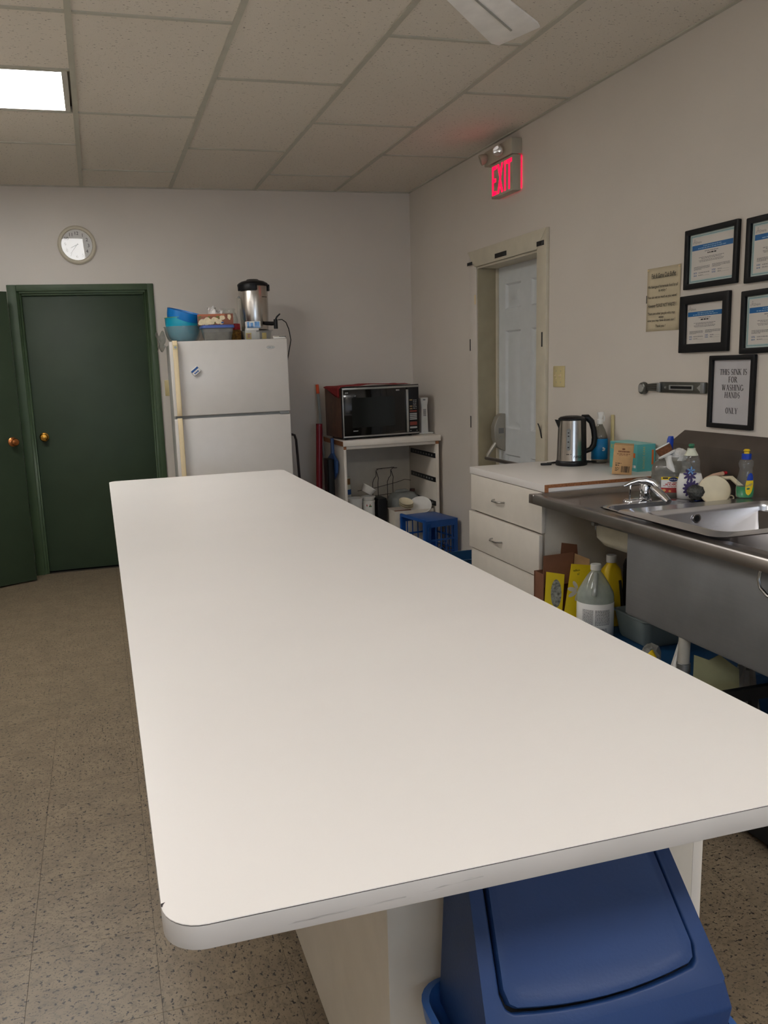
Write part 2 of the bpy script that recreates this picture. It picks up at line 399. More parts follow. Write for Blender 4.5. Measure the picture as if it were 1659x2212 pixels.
_font_cache = {}
def text_data(body, shear=0., spacing=1., bold=0.):
    key = (body, shear, spacing, bold)
    if key not in _font_cache:
        cu = bpy.data.curves.new('t', 'FONT'); cu.body = body; cu.size = 1; cu.align_x = 'CENTER'; cu.align_y = 'CENTER'
        cu.shear = shear; cu.space_character = spacing; cu.resolution_u = 3; cu.offset = bold
        o = bpy.data.objects.new('t', cu); C.objects.link(o)
        bpy.context.view_layer.update()
        me = o.evaluated_get(bpy.context.evaluated_depsgraph_get()).to_mesh()
        v = [tuple(p.co) for p in me.vertices]; f = [tuple(p.vertices) for p in me.polygons]
        xs = [p[0] for p in v]; ys = [p[1] for p in v]
        x0, x1, y0, y1 = min(xs), max(xs), min(ys), max(ys)
        v = [(p[0]-(x0+x1)/2, p[1]-(y0+y1)/2, 0) for p in v]
        o.to_mesh_clear(); bpy.data.objects.remove(o); bpy.data.curves.remove(cu)
        _font_cache[key] = (v, f, x1-x0, y1-y0)
    return _font_cache[key]
def text(mb, body, cx, cy, w_=None, h=None, z=0., rot=0., **k):
    """flat lettering in the local xy plane, fitted to width and/or height"""
    v, f, tw, th = text_data(body, **k)
    sx = (w_/tw) if w_ else h/th
    sy = (h/th) if h else sx
    c, s = math.cos(rot), math.sin(rot)
    return mb.add([(cx+(x*sx)*c-(y*sy)*s, cy+(x*sx)*s+(y*sy)*c, z) for x, y, _ in v], f)
def quad(mb, x0, x1, y0, y1, z): return mb.add([(x0,y0,z),(x1,y0,z),(x1,y1,z),(x0,y1,z)], [(0,1,2,3)])
def dashes(mb, x0, x1, y, h, z, rng, word=.012):
    """an illegible printed line: word-length dashes"""
    x = x0
    while x < x1-.001:
        l = min(x1-x, word*rng.uniform(.4, 1.3)); quad(mb, x, x+l, y-h/2, y+h/2, z); x += l+word*.22
def wrap(mb, R, sy=1.):
    """bend a flat local xy patch round a vertical cylinder: x -> angle, y -> height, z -> outwards (towards -y)"""
    mb.v = [Vector(((R+p.z)*math.sin(p.x/R), -(R+p.z)*math.cos(p.x/R)*sy, p.y)) for p in mb.v]; return mb
def arc(cx, cy, r, a0, a1, n):
    return [(cx+r*math.cos(math.radians(a0+(a1-a0)*i/n)), cy+r*math.sin(math.radians(a0+(a1-a0)*i/n))) for i in range(n+1)]

# ================================================================== THE ROOM
fl = struct(box('floor', 'grout', XL-.15, XR+.25, YN-.15, YB+.15, -.12, -.0022))
TS, FX, FY = .305, -.2815, 1.7249
def cuts(a, b, o, s):
    c = [a]; k = math.ceil((a-o)/s+1e-4)
    while o+k*s < b-1e-3: c.append(o+k*s); k += 1
    return c+[b]
xs_, ys_ = cuts(XL, XR, FX, TS), cuts(YN, YB, FY, TS)
g = .0005
tile_cache = {}
rest = MB()
for i in range(len(xs_)-1):
    for j in range(len(ys_)-1):
        x0, x1, y0, y1 = xs_[i]+g, xs_[i+1]-g, ys_[j]+g, ys_[j+1]-g
        if y0 < .45:
            rest.box(x0, x1, y0, y1, -.0022, 0); continue
        key = (round(x1-x0, 4), round(y1-y0, 4))
        if key not in tile_cache:
            o = MB().box(0, x1-x0, 0, y1-y0, -.0022, 0).build('floor_tile', 'floor', fl, smooth=0); tile_cache[key] = o.data
        else:
            o = bpy.data.objects.new('floor_tile', tile_cache[key]); C.objects.link(o); o.parent = fl
        o.location = (x0, y0, 0)
o = rest.build('floor_tile_field', 'floor', fl, smooth=0); o['kind'] = 'stuff'

# ceiling: suspended grid with separate tiles
cl = struct(box('ceiling', 'tee', XL-.15, XR+.25, YN-.15, YB+.15, H+.05, H+.17))
gx = [XL, -1.206, -.596, .014, .624, 1.234, 1.844, XR]
lamp_boxes = [(-1.206, .014, 4.025, 4.635), (-1.206, .014, 1.585, 2.195), (-1.206, .014, -.855, -.245), (1.234, XR, -.855, -.245)]
for i in range(len(gx)-1):
    odd = i in (4, 6)          # columns whose joints are shifted by half a tile
    cols_left = i <= 2
    if cols_left:
        yc = [YN, -2.075, -.855, -.245, .975, 1.585, 2.195, 3.415, 4.025, 4.635, 5.245, YB]
    else:
        yc = cuts(YN, YB, 4.035 if odd else 3.415, 1.22)
    if i == 3: yc = cuts(YN, YB, 3.415, 1.22)
    if i == 4: yc = cuts(YN, YB, 4.03, 1.22)
    if i == 5: yc = sorted(set([v for v in cuts(YN, YB, 3.427, 1.22) if not -1.0 < v < -.1]+[-.855, -.245]))
    if i == 6: yc = sorted(set([v for v in cuts(YN, YB, 4.045, 1.22) if not -1.0 < v < -.1]+[-.855, -.245]))
    for j in range(len(yc)-1):
        x0, x1, y0, y1 = gx[i], gx[i+1], yc[j], yc[j+1]
        inlamp = any(x0 >= a-.01 and x1 <= b+.01 and y0 >= c_-.01 and y1 <= d-.01+.02 for a, b, c_, d in lamp_boxes)
        if not inlamp:
            MB().box(x0+.002, x1-.002, y0+.002, y1-.002, H+.006, H+.022).build('ceiling_tile', 'ceil', cl, smooth=0)
        if j > 0:
            box('cross_tee', 'tee', x0+.011, x1-.011, y0-.009, y0+.009, H, H+.030, cl, smooth=0)
for x in gx[1:-1]:
    box('main_tee', 'tee', x-.0125, x+.0125, YN, YB, H-.0006, H+.032, cl, smooth=0)
for a in ((XL, XL+.018, YN, YB), (XR-.018, XR, YN, YB), (XL, XR, YB-.018, YB), (XL, XR, YN, YN+.018)):
    box('wall_angle', 'tee', *a, H-.001, H+.032, cl, smooth=0)

# walls
DY0, DY1, DZ = 4.355, 5.165, 2.035           # exit door opening in the right wall
wr = MB()
wr.box(XR, XR+.25, YN-.15, DY0, 0, H+.05).box(XR, XR+.25, DY1, YB+.15, 0, H+.05).box(XR, XR+.25, DY0, DY1, DZ, H+.05)
struct(wr.build('wall_right', 'wall', smooth=0))
GX0, GX1, GZ = -.492, .418, 2.036            # green door opening in the far wall
wb = MB()
wb.box(XL-.15, GX0, YB, YB+.15, 0, H+.05).box(GX1, XR+.25, YB, YB+.15, 0, H+.05).box(GX0, GX1, YB, YB+.15, GZ, H+.05)
struct(wb.build('wall_back', 'wall', smooth=0))
LY0, LY1 = 5.02, 5.84                        # doorway of the open door in the left wall
wl = MB()
wl.box(XL-.15, XL, YN-.15, LY0, 0, H+.05).box(XL-.15, XL, LY1, YB+.15, 0, H+.05).box(XL-.15, XL, LY0, LY1, 2.03, H+.05)
struct(wl.build('wall_left', 'wall', smooth=0))
wf = MB()
wf.box(XL-.15, WX0, YN-.15, YN, 0, H+.05).box(WX1, XR+.25, YN-.15, YN, 0, H+.05).box(WX0, WX1, YN-.15, YN, 0, WZ0).box(WX0, WX1, YN-.15, YN, WZ1, H+.05)
struct(wf.build('wall_front', 'wall', smooth=0))
wn = thing('window_1', None, None, ((WX0+WX1)/2, YN-.06, (WZ0+WZ1)/2), kind='structure'); wn['label'] = 'daylight window in the wall behind the camera'
ww_, wh_ = WX1-WX0, WZ1-WZ0
MB().ring(rr(ww_-.002, wh_-.002, .002, 1), rr(ww_-.10, wh_-.10, .002, 1), -.03, .03).xf(Matrix.Rotation(PI/2, 4, 'X')).build('window_frame', 'lampframe', wn, smooth=0)
box('window_mullion', 'lampframe', -.025, .025, -.025, .025, -wh_/2+.051, wh_/2-.051, wn)
for s0 in (-1, 1): box('window_pane', 'pane', s0*.026, s0*(ww_/2-.051), -.003, .003, -wh_/2+.051, wh_/2-.051, wn)
struct(box('doorway_blocker', 'wall', XL-.20, XL-.1505, LY0-.15, LY1+.15, -.1, 2.3, smooth=0), 'added panel closing the left doorway against sky light')  # added panel over the doorway, keeps the sky light from leaking in
bb = struct(box('baseboard_right', 'woodbase', XR-.012, XR-.0005, DY1+.12, YB-.001, 0, .072, bevel=.002))
struct(box('baseboard_back', 'woodbase', GX1+.11, XR-.013, YB-.012, YB-.0005, 0, .072, bevel=.002))

# green door (closed) with its frame in the far wall
d1 = thing('door_1', None, None, (0, YB, 0), kind='structure')
d1['label'] = 'closed dark green flush door with brass knob'
box('door_leaf', 'green', GX0+.028, GX1-.028, .035, .078, .012, GZ-.025, d1, .002)
jb = MB().box(GX0, GX0+.025, -.004, .14, 0, GZ).box(GX1-.025, GX1, -.004, .14, 0, GZ).box(GX0+.025, GX1-.025, -.004, .14, GZ-.022, GZ)
jb.build('door_frame', 'green_trim', d1, .001)
st = MB().box(GX0+.025, GX0+.038, .012, .034, 0, GZ-.022).box(GX1-.038, GX1-.025, .012, .034, 0, GZ-.022).box(GX0+.038, GX1-.038, .012, .034, GZ-.035, GZ-.022)
st.build('door_stop', 'green_trim', d1, .002)
box('door_casing', 'green_trim', -.545, GX0+.008, -.018, -.0005, 0, 2.072, d1, .003)
box('door_casing', 'green_trim', GX1-.008, .452, -.018, -.0005, 0, 2.072, d1, .003)
box('door_casing', 'green_trim', GX0+.008, GX1-.008, -.018, -.0005, GZ-.008, 2.072, d1, .003)
def knob(parent, x, y, z, m, s=1.):
    k = MB()
    k.lathe([(.0, .001), (.032, .001), (.032, .006), (.026, .010), (.013, .014), (.011, .030), (.018, .036), (.026, .046), (.027, .054), (.022, .061), (.010, .064), (.0, .0645)], n=20)
    k.xf(Matrix.Translation((x, y, z)) @ Matrix.Rotation(PI/2, 4, 'X')).build('door_knob', m, parent)
knob(d1, -.398, .035, 1.009, 'brass')
struct(box('trim_2', 'green', GX0-.1, GX1+.1, YB+.151, YB+.20, 0, GZ+.1, smooth=0), 'dark space behind the green door')

# open green door leaf, hinged on the left wall
A = Vector((-.531, 6.175, 0)); B = Vector((-.769, 6.059, 0)); dd = (B-A).normalized()
ang = math.atan2(-dd.y, -dd.x)
d2 = thing('door_2', None, None, (A.x+dd.x*.82, A.y+dd.y*.82, 0), rz=ang, kind='structure')
d2['label'] = 'open dark green flush door swung in from the left wall'
box('door_leaf', 'green', 0, .82, -.0, .04, .012, 2.012, d2, .002)
knob(d2, .82-.068, 0, 1.005, 'copper')
for hz in (.2, 1.0, 1.8):
    MB().cyl((0, .03, hz), (0, .03, hz+.09), .008, 10).build('hinge', 'brass', d2)

# exit door: recessed white six panel door with crash bar
d3 = thing('door_3', None, None, (XR, 0, 0), kind='structure'); d3['label'] = 'recessed pale six panel exit door with crash bar'
lf = MB(); X0, X1 = .144, .186
cols_ = ((4.505, 4.71), (4.845, 5.05)); rows_ = ((.25, .815), (.988, 1.62), (1.757, 1.915))
ycut = [DY0+.002, 4.505, 4.71, 4.845, 5.05, DY1-.002]; zcut = [.012, .25, .815, .988, 1.62, 1.757, 1.915, DZ-.004]
for a in range(5):
    for b_ in range(7):
        if (a in (1, 3)) and (b_ in (1, 3, 5)): continue
        lf.box(X0, X1, ycut[a], ycut[a+1], zcut[b_], zcut[b_+1])
lf.build('door_leaf', 'leaf', d3, smooth=0)
for (a, b_) in cols_:
    for (c_, e) in rows_:
        p = MB()
        p.loft([[(x, y, z) for y, z in rr(b_-a-2*i, e-c_-2*i, .001, 2, (a+b_)/2, (c_+e)/2)] for i, x in ((0, X0+.0005), (.010, X0+.016), (.022, X0+.016), (.050, X0+.002))], cap0=False)
        p.build('door_panel', 'leaf', d3, smooth=25)
jm = MB().box(0, .20, DY1-.0205, DY1-.0005, 0, DZ-.0005).box(0, .20, DY0+.0005, DY0+.0205, 0, DZ-.0005)
jm.v = [Vector((p.x+.001, p.y, p.z)) for p in jm.v]
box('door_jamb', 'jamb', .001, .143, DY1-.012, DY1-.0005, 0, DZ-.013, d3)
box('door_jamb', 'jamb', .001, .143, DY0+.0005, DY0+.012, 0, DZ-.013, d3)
box('door_jamb', 'trimcream', .001, .143, DY0+.0005, DY1-.0005, DZ-.012, DZ-.0005, d3)
box('door_stop', 'trimcream', .126, .1435, DY1-.026, DY1-.012, 0, DZ-.013, d3, .001)
box('door_backing', 'leaf', .19, .24, DY0+.0005, DY1-.0005, 0, DZ-.0005, d3)
ci = MB(); ci.prism_x([(4.25, 0), (4.355, 0), (4.355, 2.035), (4.25, 2.138)], -.02, -.0005); ci.build('door_casing', 'trimcream', d3, .0015)
ci = MB(); ci.prism_x([(4.252, 2.138), (4.357, 2.035), (5.165, 2.035), (5.27, 2.138)], -.02, -.0005); ci.build('door_casing', 'trimcream', d3, .0015)
ci = MB(); ci.prism_x([(5.165, 0), (5.275, 0), (5.275, 2.138), (5.165, 2.035)], -.006, -.0005); ci.build('door_casing', 'wall', d3, .001)
box('strike_plate', 'cream', -.008, -.0062, 5.172, 5.195, 1.80, 1.86, d3)
# crash bar device
dev = MB()
dev.prism_y([(.144, .835), (.144, 1.085), (.116, 1.085), (.088, 1.062), (.062, 1.0), (.064, .93), (.082, .868), (.10, .855)], 5.045, 5.105)
dv = dev.build('crash_bar_device', 'device', d3, .006)
box('device_window', 'gasket', .092, .128, 5.041, 5.0445, .955, .99, dv)
MB().cyl((.108, 5.0445, .925), (.108, 5.04, .925), .010, 14).build('device_lock', 'silver', dv)
MB().tube([(.088, 5.065, .90), (.060, 5.07, .862), (.030, 5.078, .815), (.028, 5.08, .80)], [.014, .013, .012, .012], 8).build('crash_bar_arm', 'device', d3)
MB().cyl((.028, 5.10, .79), (.028, 4.40, .79), .0125, 14).build('crash_bar', 'steel', d3)
# pieces of black tape on the trim
def tape(y0, y1, z0, z1, lab, bend=0., n=-.0209):
    m = MB(); yc, zc = (y0+y1)/2, (z0+z1)/2; wv, hv = abs(y1-y0), abs(z1-z0)
    m.grid(lambda u, v: (XR+n-.0002-(bend*v*v*.02), yc+wv*(u-.5)-bend*.008*(1-v)**6, zc+hv*(v-.5)), 2, 6)
    tag(m.build('tape_strip', 'blackmatte', thick=.0004), lab, 'tape', 'black tape marks round the exit door')
tape(5.272, 5.195, 2.072, 2.052, 'short black tape at the far upper corner of the exit door trim')
tape(4.87, 4.715, 2.078, 2.05, 'black tape on the middle of the trim above the exit door')
tape(4.355, 4.275, 2.074, 2.048, 'black tape at the near upper corner of the exit door trim')
tape(4.296, 4.282, 1.499, 1.58, 'upright black tape on the near trim above the light switch height')
tape(4.298, 4.284, .985, 1.07, 'upright black tape with curled end low on the near trim', 1.)
tape(5.272, 5.258, 1.502, 1.579, 'upright black tape on the far side of the exit door, upper one', n=-.0066)
tape(5.272, 5.258, .987, 1.066, 'upright black tape on the far side of the exit door, lower one', n=-.0066)

# ================================================================== CEILING FIXTURES
def fixture(loc, lab, lens):
    t = thing('ceiling_light', lab, 'light', loc, group='recessed ceiling lights')
    w2, d2_ = .588, .2905
    fr_ = MB().ring(rr(2*w2, 2*d2_, .002, 1), rr(2*w2-.05, 2*d2_-.03, .002, 1), .0015, .03)
    fr_.build('frame', 'lampframe', t, smooth=0)
    box('diffuser', lens, -w2+.026, w2-.026, -d2_+.016, d2_-.016, .008, .014, t, smooth=0)
    box('housing', 'lampframe', -w2+.01, w2-.01, -d2_+.005, d2_-.005, .031, .045, t, smooth=0)
    return t
fixture((-.596, 4.33, H), 'lit white panel light in the ceiling near the clock wall', 'lens')
fixture((-.596, 1.89, H), 'added unseen panel light in the ceiling above the left of the table', 'lens4')  # unseen lamp added to brighten the middle of the table
fixture((-.596, -.55, H), 'lit white panel light in the ceiling behind the near table end', 'lens2')
fixture((1.844-.0, -.55, H), 'added unseen panel light in the ceiling near the right wall behind the camera', 'lens3')  # unseen lamp added for more bounce on the right wall and ceiling

fan = thing('ceiling_fan', 'white ceiling fan with long flat ribbed blades above the table', 'ceiling fan', (.917, 2.195, 2.45))
MB().lathe([(.02, .0), (.07, .002), (.105, .02), (.11, .07), (.09, .10), (.03, .115)], n=32).build('motor', 'fanwhite', fan)
MB().lathe([(.012, .11), (.012, .24), (.055, .25), (.065, H-2.451)], n=20).build('downrod', 'fanwhite', fan)
for k in range(3):
    a = math.radians(42+120*k)
    mt = Matrix.Rotation(a, 4, 'Z') @ Matrix.Rotation(math.radians(-9), 4, 'X')
    b = MB()
    pts = [(.16, -.055), (.60, -.078), (.632, -.074), (.636, .066), (.60, .078), (.16, .055)]
    b.prism(pts, -.004, .004)
    bl = b.xf(mt).build('blade', 'fanwhite', fan, .002)
    MB().box(.10, .565, -.006, .0, -.0075, -.0042).xf(mt).build('blade_rib', 'silver', bl, .001)
    MB().box(.08, .22, -.022, .022, .0045, .012).xf(mt).build('blade_bracket', 'fanwhite', bl, .003)

# exit sign on the right wall
ex = thing('exit_sign', 'beige wall box with glowing red EXIT letters and two emergency lamps', 'exit sign', (XR, 4.70, 2.39))
box('sign_box', 'exitcase', -.060, -.006, -.135, .135, 0, .194, ex, .003)
box('battery_housing', 'exitcase', -.068, -.001, -.135, .215, .199, .285, ex, .005)
box('glow_strip', 'exitred', -.0055, -.001, -.134, .134, .012, .19, ex)
lt = MB()
def bar(pts): lt.add([(x, y, 0) for x, y in pts], [tuple(range(len(pts)))])
hh, sw = .165, .020
def rect(x0, x1, y0, y1): bar([(x0, y0), (x1, y0), (x1, y1), (x0, y1)])
x = -.122                                   # letters E X I T
rect(x, x+sw, 0, hh); rect(x+sw, x+.056, 0, .022); rect(x+sw, x+.050, hh/2-.011, hh/2+.011); rect(x+sw, x+.056, hh-.022, hh)
x = -.056
bar([(x, 0), (x+.022, 0), (x+.076, hh), (x+.054, hh)])
bar([(x, hh), (x+.027, hh*.5+.010), (x+.038, hh*.5+.046), (x+.022, hh)]); bar([(x+.054, 0), (x+.076, 0), (x+.049, hh*.5-.010), (x+.038, hh*.5-.046)])
x = .034; rect(x, x+sw, 0, hh)
x = .062; rect(x, x+.066, hh-.022, hh); rect(x+.023, x+.043, 0, hh-.022)
lt.xf(Matrix.Translation((-.0607, 0, .014)) @ RW).build('exit_letters', 'exitred', ex, smooth=0)
for (yy, d) in ((-.02, Vector((-.8, -.75, -.25))), (.19, Vector((-.9, .35, -.35)))):
    q = d.to_track_quat('Z', 'Y').to_matrix().to_4x4(); q.translation = (-.092, yy, .238)
    hd = MB().lathe([(.0, -.034), (.022, -.03), (.030, -.008), (.032, .012), (.029, .014), (.027, .010)], n=24, cap1=False).xf(q).build('lamp_head', 'exitcase', ex)
    MB().lathe([(.0275, .009), (.016, .005), (.0, .002)], n=24, cap0=False).xf(q).build('lamp_reflector', 'chrome', hd)
    MB().cyl((-.066, yy, .245), (-.084, yy, .24), .010, 10).build('lamp_arm', 'exitcase', ex)

# wall clock
ck = thing('wall_clock', 'round pale wall clock with dark numerals above the closed green door', 'clock', (-.05, YB-.0005, 2.338), base=FWALL)
MB().lathe([(.0, .0), (.126, .0), (.130, .008), (.130, .018), (.122, .026), (.108, .028), (.104, .016), (.0, .016)], n=48).build('clock_case', 'trimcream', ck)
MB().lathe([(.0, .0163), (.103, .0163), (.103, .0168), (0, .0168)], n=40).build('clock_face', 'label', ck)
for h_ in range(1, 13):
    a = math.radians(90-30*h_-3)
    text(MB(), str(h_), .078*math.cos(a), .078*math.sin(a), h=.022, z=.0175).build('numeral', 'ink', ck, smooth=0)
for nm_, ang_, ln, wd in (('hour_hand', 205, .048, .004), ('minute_hand', 232, .070, .003)):
    a = math.radians(ang_); d = Vector((math.cos(a), math.sin(a), 0)); n_ = Vector((-d.y, d.x, 0))*wd; zz = Vector((0, 0, .0182 if ln < .05 else .0190))
    MB().add([tuple(-d*.012+n_+zz), tuple(-d*.012-n_+zz), tuple(d*ln-n_*.5+zz), tuple(d*ln+n_*.5+zz)], [(0,1,2,3)]).build(nm_, 'ink', ck, smooth=0)
MB().lathe([(.105*k/8, .0008*(k/8)**2) for k in range(8, -1, -1)], n=48, cap0=False).xf(Matrix.Translation((0, 0, .0275)) @ Matrix.Rotation(math.radians(-1.8), 4, 'X')).build('clock_glass', 'pane', ck, smooth=80)

# switch plates
def plate(name, lab, base, loc, w_, h_, n):
    t = thing(name, lab, 'switch', loc, base=base)
    MB().loft([[(x, y, z) for x, y in rr(w_-2*i, h_-2*i, .004, 3)] for z, i in ((.0005, 0), (.004, 0), (.0065, .003))]).build('plate', 'ivory', t)
    for k in range(n):
        x = (k-(n-1)/2)*.046
        box('toggle_surround', 'cream', x-.006, x+.006, -.013, .013, .0066, .0076, t, .0004)
        MB().prism_x([(-.004, .007), (.005, .007), (.0095, .018), (.004, .0185)], x-.004, x+.004).build('toggle', 'cream', t, .001)
        for yy in (-.030, .030): MB().cyl((x, yy, .0062), (x, yy, .0074), .003, 10).build('screw', 'silver', t)
plate('light_switch', 'cream double light switch plate beside the exit door', RW, (XR, 4.133, 1.333), .116, .114, 2)
plate('light_switch', 'small cream switch plate half hidden behind the fridge', FWALL, (.519, YB, 1.322), .07, .115, 1)

# ================================================================== ISLAND TABLE
TZ = .897
tb = thing('island_table', 'long white laminate island table with rounded corners', 'table', (.4725, 2.575, 0))
TX0, TX1, TY0, TY1 = .018-.4725, .929-.4725, .753-2.575, 4.397-2.575
def slab(z0, z1, e=0.):
    l = rr(TX1-TX0+2*e, TY1-TY0+2*e, .042+e, 8, (TX0+TX1)/2, (TY0+TY1)/2)
    return MB().loft([[(x, y, z0) for x, y in l], [(x, y, z1) for x, y in l]])
slab(.868, TZ-.0022).build('edge_band', 'lam_edge', tb, .0012)
slab(TZ-.0022, TZ-.0011, -.0004).build('seam_line', 'seam', tb)
slab(TZ-.0011, TZ).build('table_top', 'laminate', tb)
cx_ = .349-.4725
box('cabinet_body', 'cab_side', cx_, .888-.4725, 1.06-2.575, 4.12-2.575, .10, .867, tb, .0015)
box('toe_kick', 'dark', cx_+.05, .84-.4725, 1.11-2.575, 4.07-2.575, 0, .0995, tb)
for k in range(5):
    y0 = 1.062-2.575+k*.6115
    d = box('cabinet_door', 'cab', .8895-.4725, .909-.4725, y0, y0+.6085, .105, .862, tb, .0015)
    MB().tube([(.909-.4725, y0+.55, .66), (.935-.4725, y0+.55, .665), (.935-.4725, y0+.55, .755), (.909-.4725, y0+.55, .76)], .004, 8).build('door_pull', 'wire', d)
box('door_catch', 'black', .884-.4725, .8893-.4725, 1.0585-2.575, 1.0615-2.575, .665, .69, tb)
ch = MB().add([(TX0-.0003, .799-2.575, TZ+.0003), (TX0+.0045, .8005-2.575, TZ+.0003), (TX0+.002, .797-2.575, TZ+.0003), (TX0+.001, .793-2.575, TZ+.0003), (TX0-.0003, .794-2.575, TZ+.0003)], [(0,1,2,3,4)])
ch.build('edge_chip', 'seam', tb, smooth=0)
sm, st_, sb = nt('scuff'); 
_n = st_.nodes.new('ShaderNodeTexNoise'); _n.inputs['Scale'].default_value = 1; _mp = st_.nodes.new('ShaderNodeMapping'); _mp.inputs['Scale'].default_value = (25, 25, 500)
st_.links.new(coords(st_), _mp.inputs[0]); st_.links.new(_mp.outputs[0], _n.inputs['Vector'])
_r = st_.nodes.new('ShaderNodeMapRange'); st_.links.new(_n.outputs['Fac'], _r.inputs[0]); _r.inputs[1].default_value = .48; _r.inputs[2].default_value = .75; _r.inputs[4].default_value = .55
st_.links.new(_r.outputs[0], sb.inputs['Alpha']); sb.inputs['Base Color'].default_value = (.12, .11, .11, 1); sb.inputs['Roughness'].default_value = .8
sc_ = MB()
sc_.add([(x-.4725, TY0-.0002, .883+z) for x, z in ((.27, -.007), (.33, -.003), (.36, -.001), (.36, .001), (.335, .003), (.30, -.002))], [(0,1,2,3,4,5)])
sc_.add([(x-.4725, TY0-.0002, .880+z) for x, z in ((.14, -.004), (.27, -.002), (.27, .0), (.15, -.002))], [(0,1,2,3)])
sc_.build('scuff_mark', sm, tb, smooth=0)

# ================================================================== SWING TOP BIN
bn = thing('swing_bin', 'navy blue plastic bin with swing flap under the near table end', 'bin', (.588, .93, 0))
# tapered body with a wider rim
MB().loft([[(x, y, z) for x, y in rr(w_, d_, .05, 6)] for z, w_, d_ in ((0, .31, .20), (.02, .32, .205), (.455, .372, .236), (.475, .400, .248), (.505, .408, .252), (.508, .390, .236), (.48, .362, .225), (.03, .30, .19))], cap1=True).build('bin_body', 'navy_rim', bn)
# hood: skirt, sloped front with opening, back
HW = .180
prof = [(-.104, .485), (-.106, .550), (-.090, .578), (.045, .772), (.068, .790), (.095, .790), (.108, .775), (.106, .485)]
def hx(z, e=0.): return HW-.030*max(0., (z-.58))/.21-e-(.012 if z < .5 else 0.)
hood = MB()
fr_loop = []
left = [(-hx(z), y, z) for y, z in prof]; right = [(hx(z), y, z) for y, z in prof]
n = len(prof)
vv = left+right; ff = [tuple(range(n)), tuple(range(n, 2*n))[::-1]]
for i in range(n-1):
    if i == 2: continue                      # the sloped front carries the flap opening
    ff.append((i, i+1, n+i+1, n+i))
hood.add(vv, ff)
P0, P1 = Vector((0, prof[2][0], prof[2][1])), Vector((0, prof[3][0], prof[3][1]))
sl = (P1-P0).length; su = (P1-P0).normalized(); sn = Vector((0, su.z, -su.y))*-1
sn = Vector((1, 0, 0)).cross(su)            # outward normal (towards the viewer and up)
if sn.y > 0: sn = -sn
def on(u, v, nrm=0.): return Vector((u, 0, 0))+P0+su*v+sn*nrm
def flap_loop(e, k=8):
    wb_, wt = .150-e, .132-e
    pts = []
    r = .022
    # bottom edge bows down, corners rounded
    for i in range(k+1):
        u = -1+2*i/k; x = u*(wb_-r*.6); pts.append((x, .016+e+.012*(u*u)))
    pts.append((wb_-.004, .034+e)); pts.append((wb_, .052+e)); pts.append((wt, sl-.004-e)); pts.append((-wt, sl-.004-e)); pts.append((-wb_, .052+e)); pts.append((-wb_+.004, .034+e))
    return pts
inner = flap_loop(0.)
outer = []
for (x, y) in inner:                         # matching outer loop on the edge of the sloped face
    if y >= sl-.01: outer.append((math.copysign(hx(P1.z), x), sl))
    elif abs(x) > .149 or y > .045: outer.append((math.copysign(hx(P0.z+su.z*y), x), y))
    elif y > .033 and abs(x) > .14: outer.append((math.copysign(hx(P0.z+su.z*.012), x), .012))
    else: outer.append((x/.137*HW if abs(x) < .1368 else math.copysign(HW, x), 0.))
hood.loft([[on(u, v) for u, v in outer], [on(u, v, 0) for u, v in inner], [on(u*.992, v+.0005, -.012) for u, v in inner]], cap0=False, cap1=False)
hb = hood.build('bin_hood', 'navy', bn, .007, seg=3, smooth=60)
fp = MB()
fl1, fl2, fl3 = flap_loop(.0045), flap_loop(.006), flap_loop(.014)
fp.loft([[on(u, v, -.012) for u, v in fl1], [on(u, v, -.001) for u, v in fl1], [on(u, v, .0025) for u, v in fl2], [on(u, v, .003) for u, v in fl3], [on(u*.96, v*.96+.006, .0012) for u, v in fl3]])
fp.build('swing_flap', 'navy', bn, smooth=50)
MB().loft([[on(u, v, -.0125) for u, v in flap_loop(-.004)], [on(u, v, -.014) for u, v in flap_loop(-.004)]]).build('flap_gap', 'dark', bn)

# ================================================================== FRIDGE
fr = thing('fridge', 'white top freezer fridge with cream handles against the far wall', 'fridge', (.85, 5.5, 0), rz=0)
box('body', 'fridge_side', -.355, .363, .062, .62, .03, 1.618, fr, .006)
box('freezer_door', 'fridge', -.385, .385, 0, .058, 1.152, 1.628, fr, .006, seg=3)
box('fridge_door', 'fridge', -.385, .385, 0, .058, .09, 1.134, fr, .006, seg=3)
box('door_gap', 'gasket', -.372, .372, .014, .0605, 1.13, 1.156, fr)
box('plinth', 'gasket', -.36, .36, .02, .60, .0, .085, fr)
def handle(z0, z1, top):
    h = MB(); L = []
    N_ = 14
    for i in range(N_+1):
        t = i/N_; z = z0+(z1-z0)*t
        e = t if top else 1-t                # the end that meets the other handle stays low
        off = .040*min(1., math.sin(min(1., max(0., t if top else 1-t)*1.0)*PI/2)**.35 if 0 < t < 1 else .35)
        off = .036 if .06 < t < .94 else .022
        L.append([(-.352+x, -off+y, z) for x, y in rr(.031, .016, .005, 3)])
    h.loft(L)
    h.box(-.364, -.340, -.03, 0, z0+.005, z0+.03).box(-.364, -.340, -.03, 0, z1-.03, z1-.005)
    return h.build('door_handle', 'cream', fr, smooth=40)
h1 = handle(1.157, 1.632, True)
box('handle_plate', 'ivory', -.366, -.338, -.0462, -.0445, 1.575, 1.605, h1)
MB().cyl((-.352, -.0463, 1.59), (-.352, -.049, 1.59), .008, 14).build('handle_screw', 'galv', h1)
handle(.62, 1.141, False)
e_ = MB().loft([[(x, -.0005-.003*k, z) for x, z in ell(.028-.002*k, .0105-.002*k, 24, .272, 1.574)] for k in (0, .8, 1)]).build('oval_badge', 'silver', fr)
bm_ = MB(); dashes(bm_, -.016, .016, 0, .005, 0, random.Random(3), .03)
bm_.xf(Matrix.Translation((.272, -.0038, 1.574)) @ FWALL).build('badge_mark', 'gasket', fr, smooth=0)
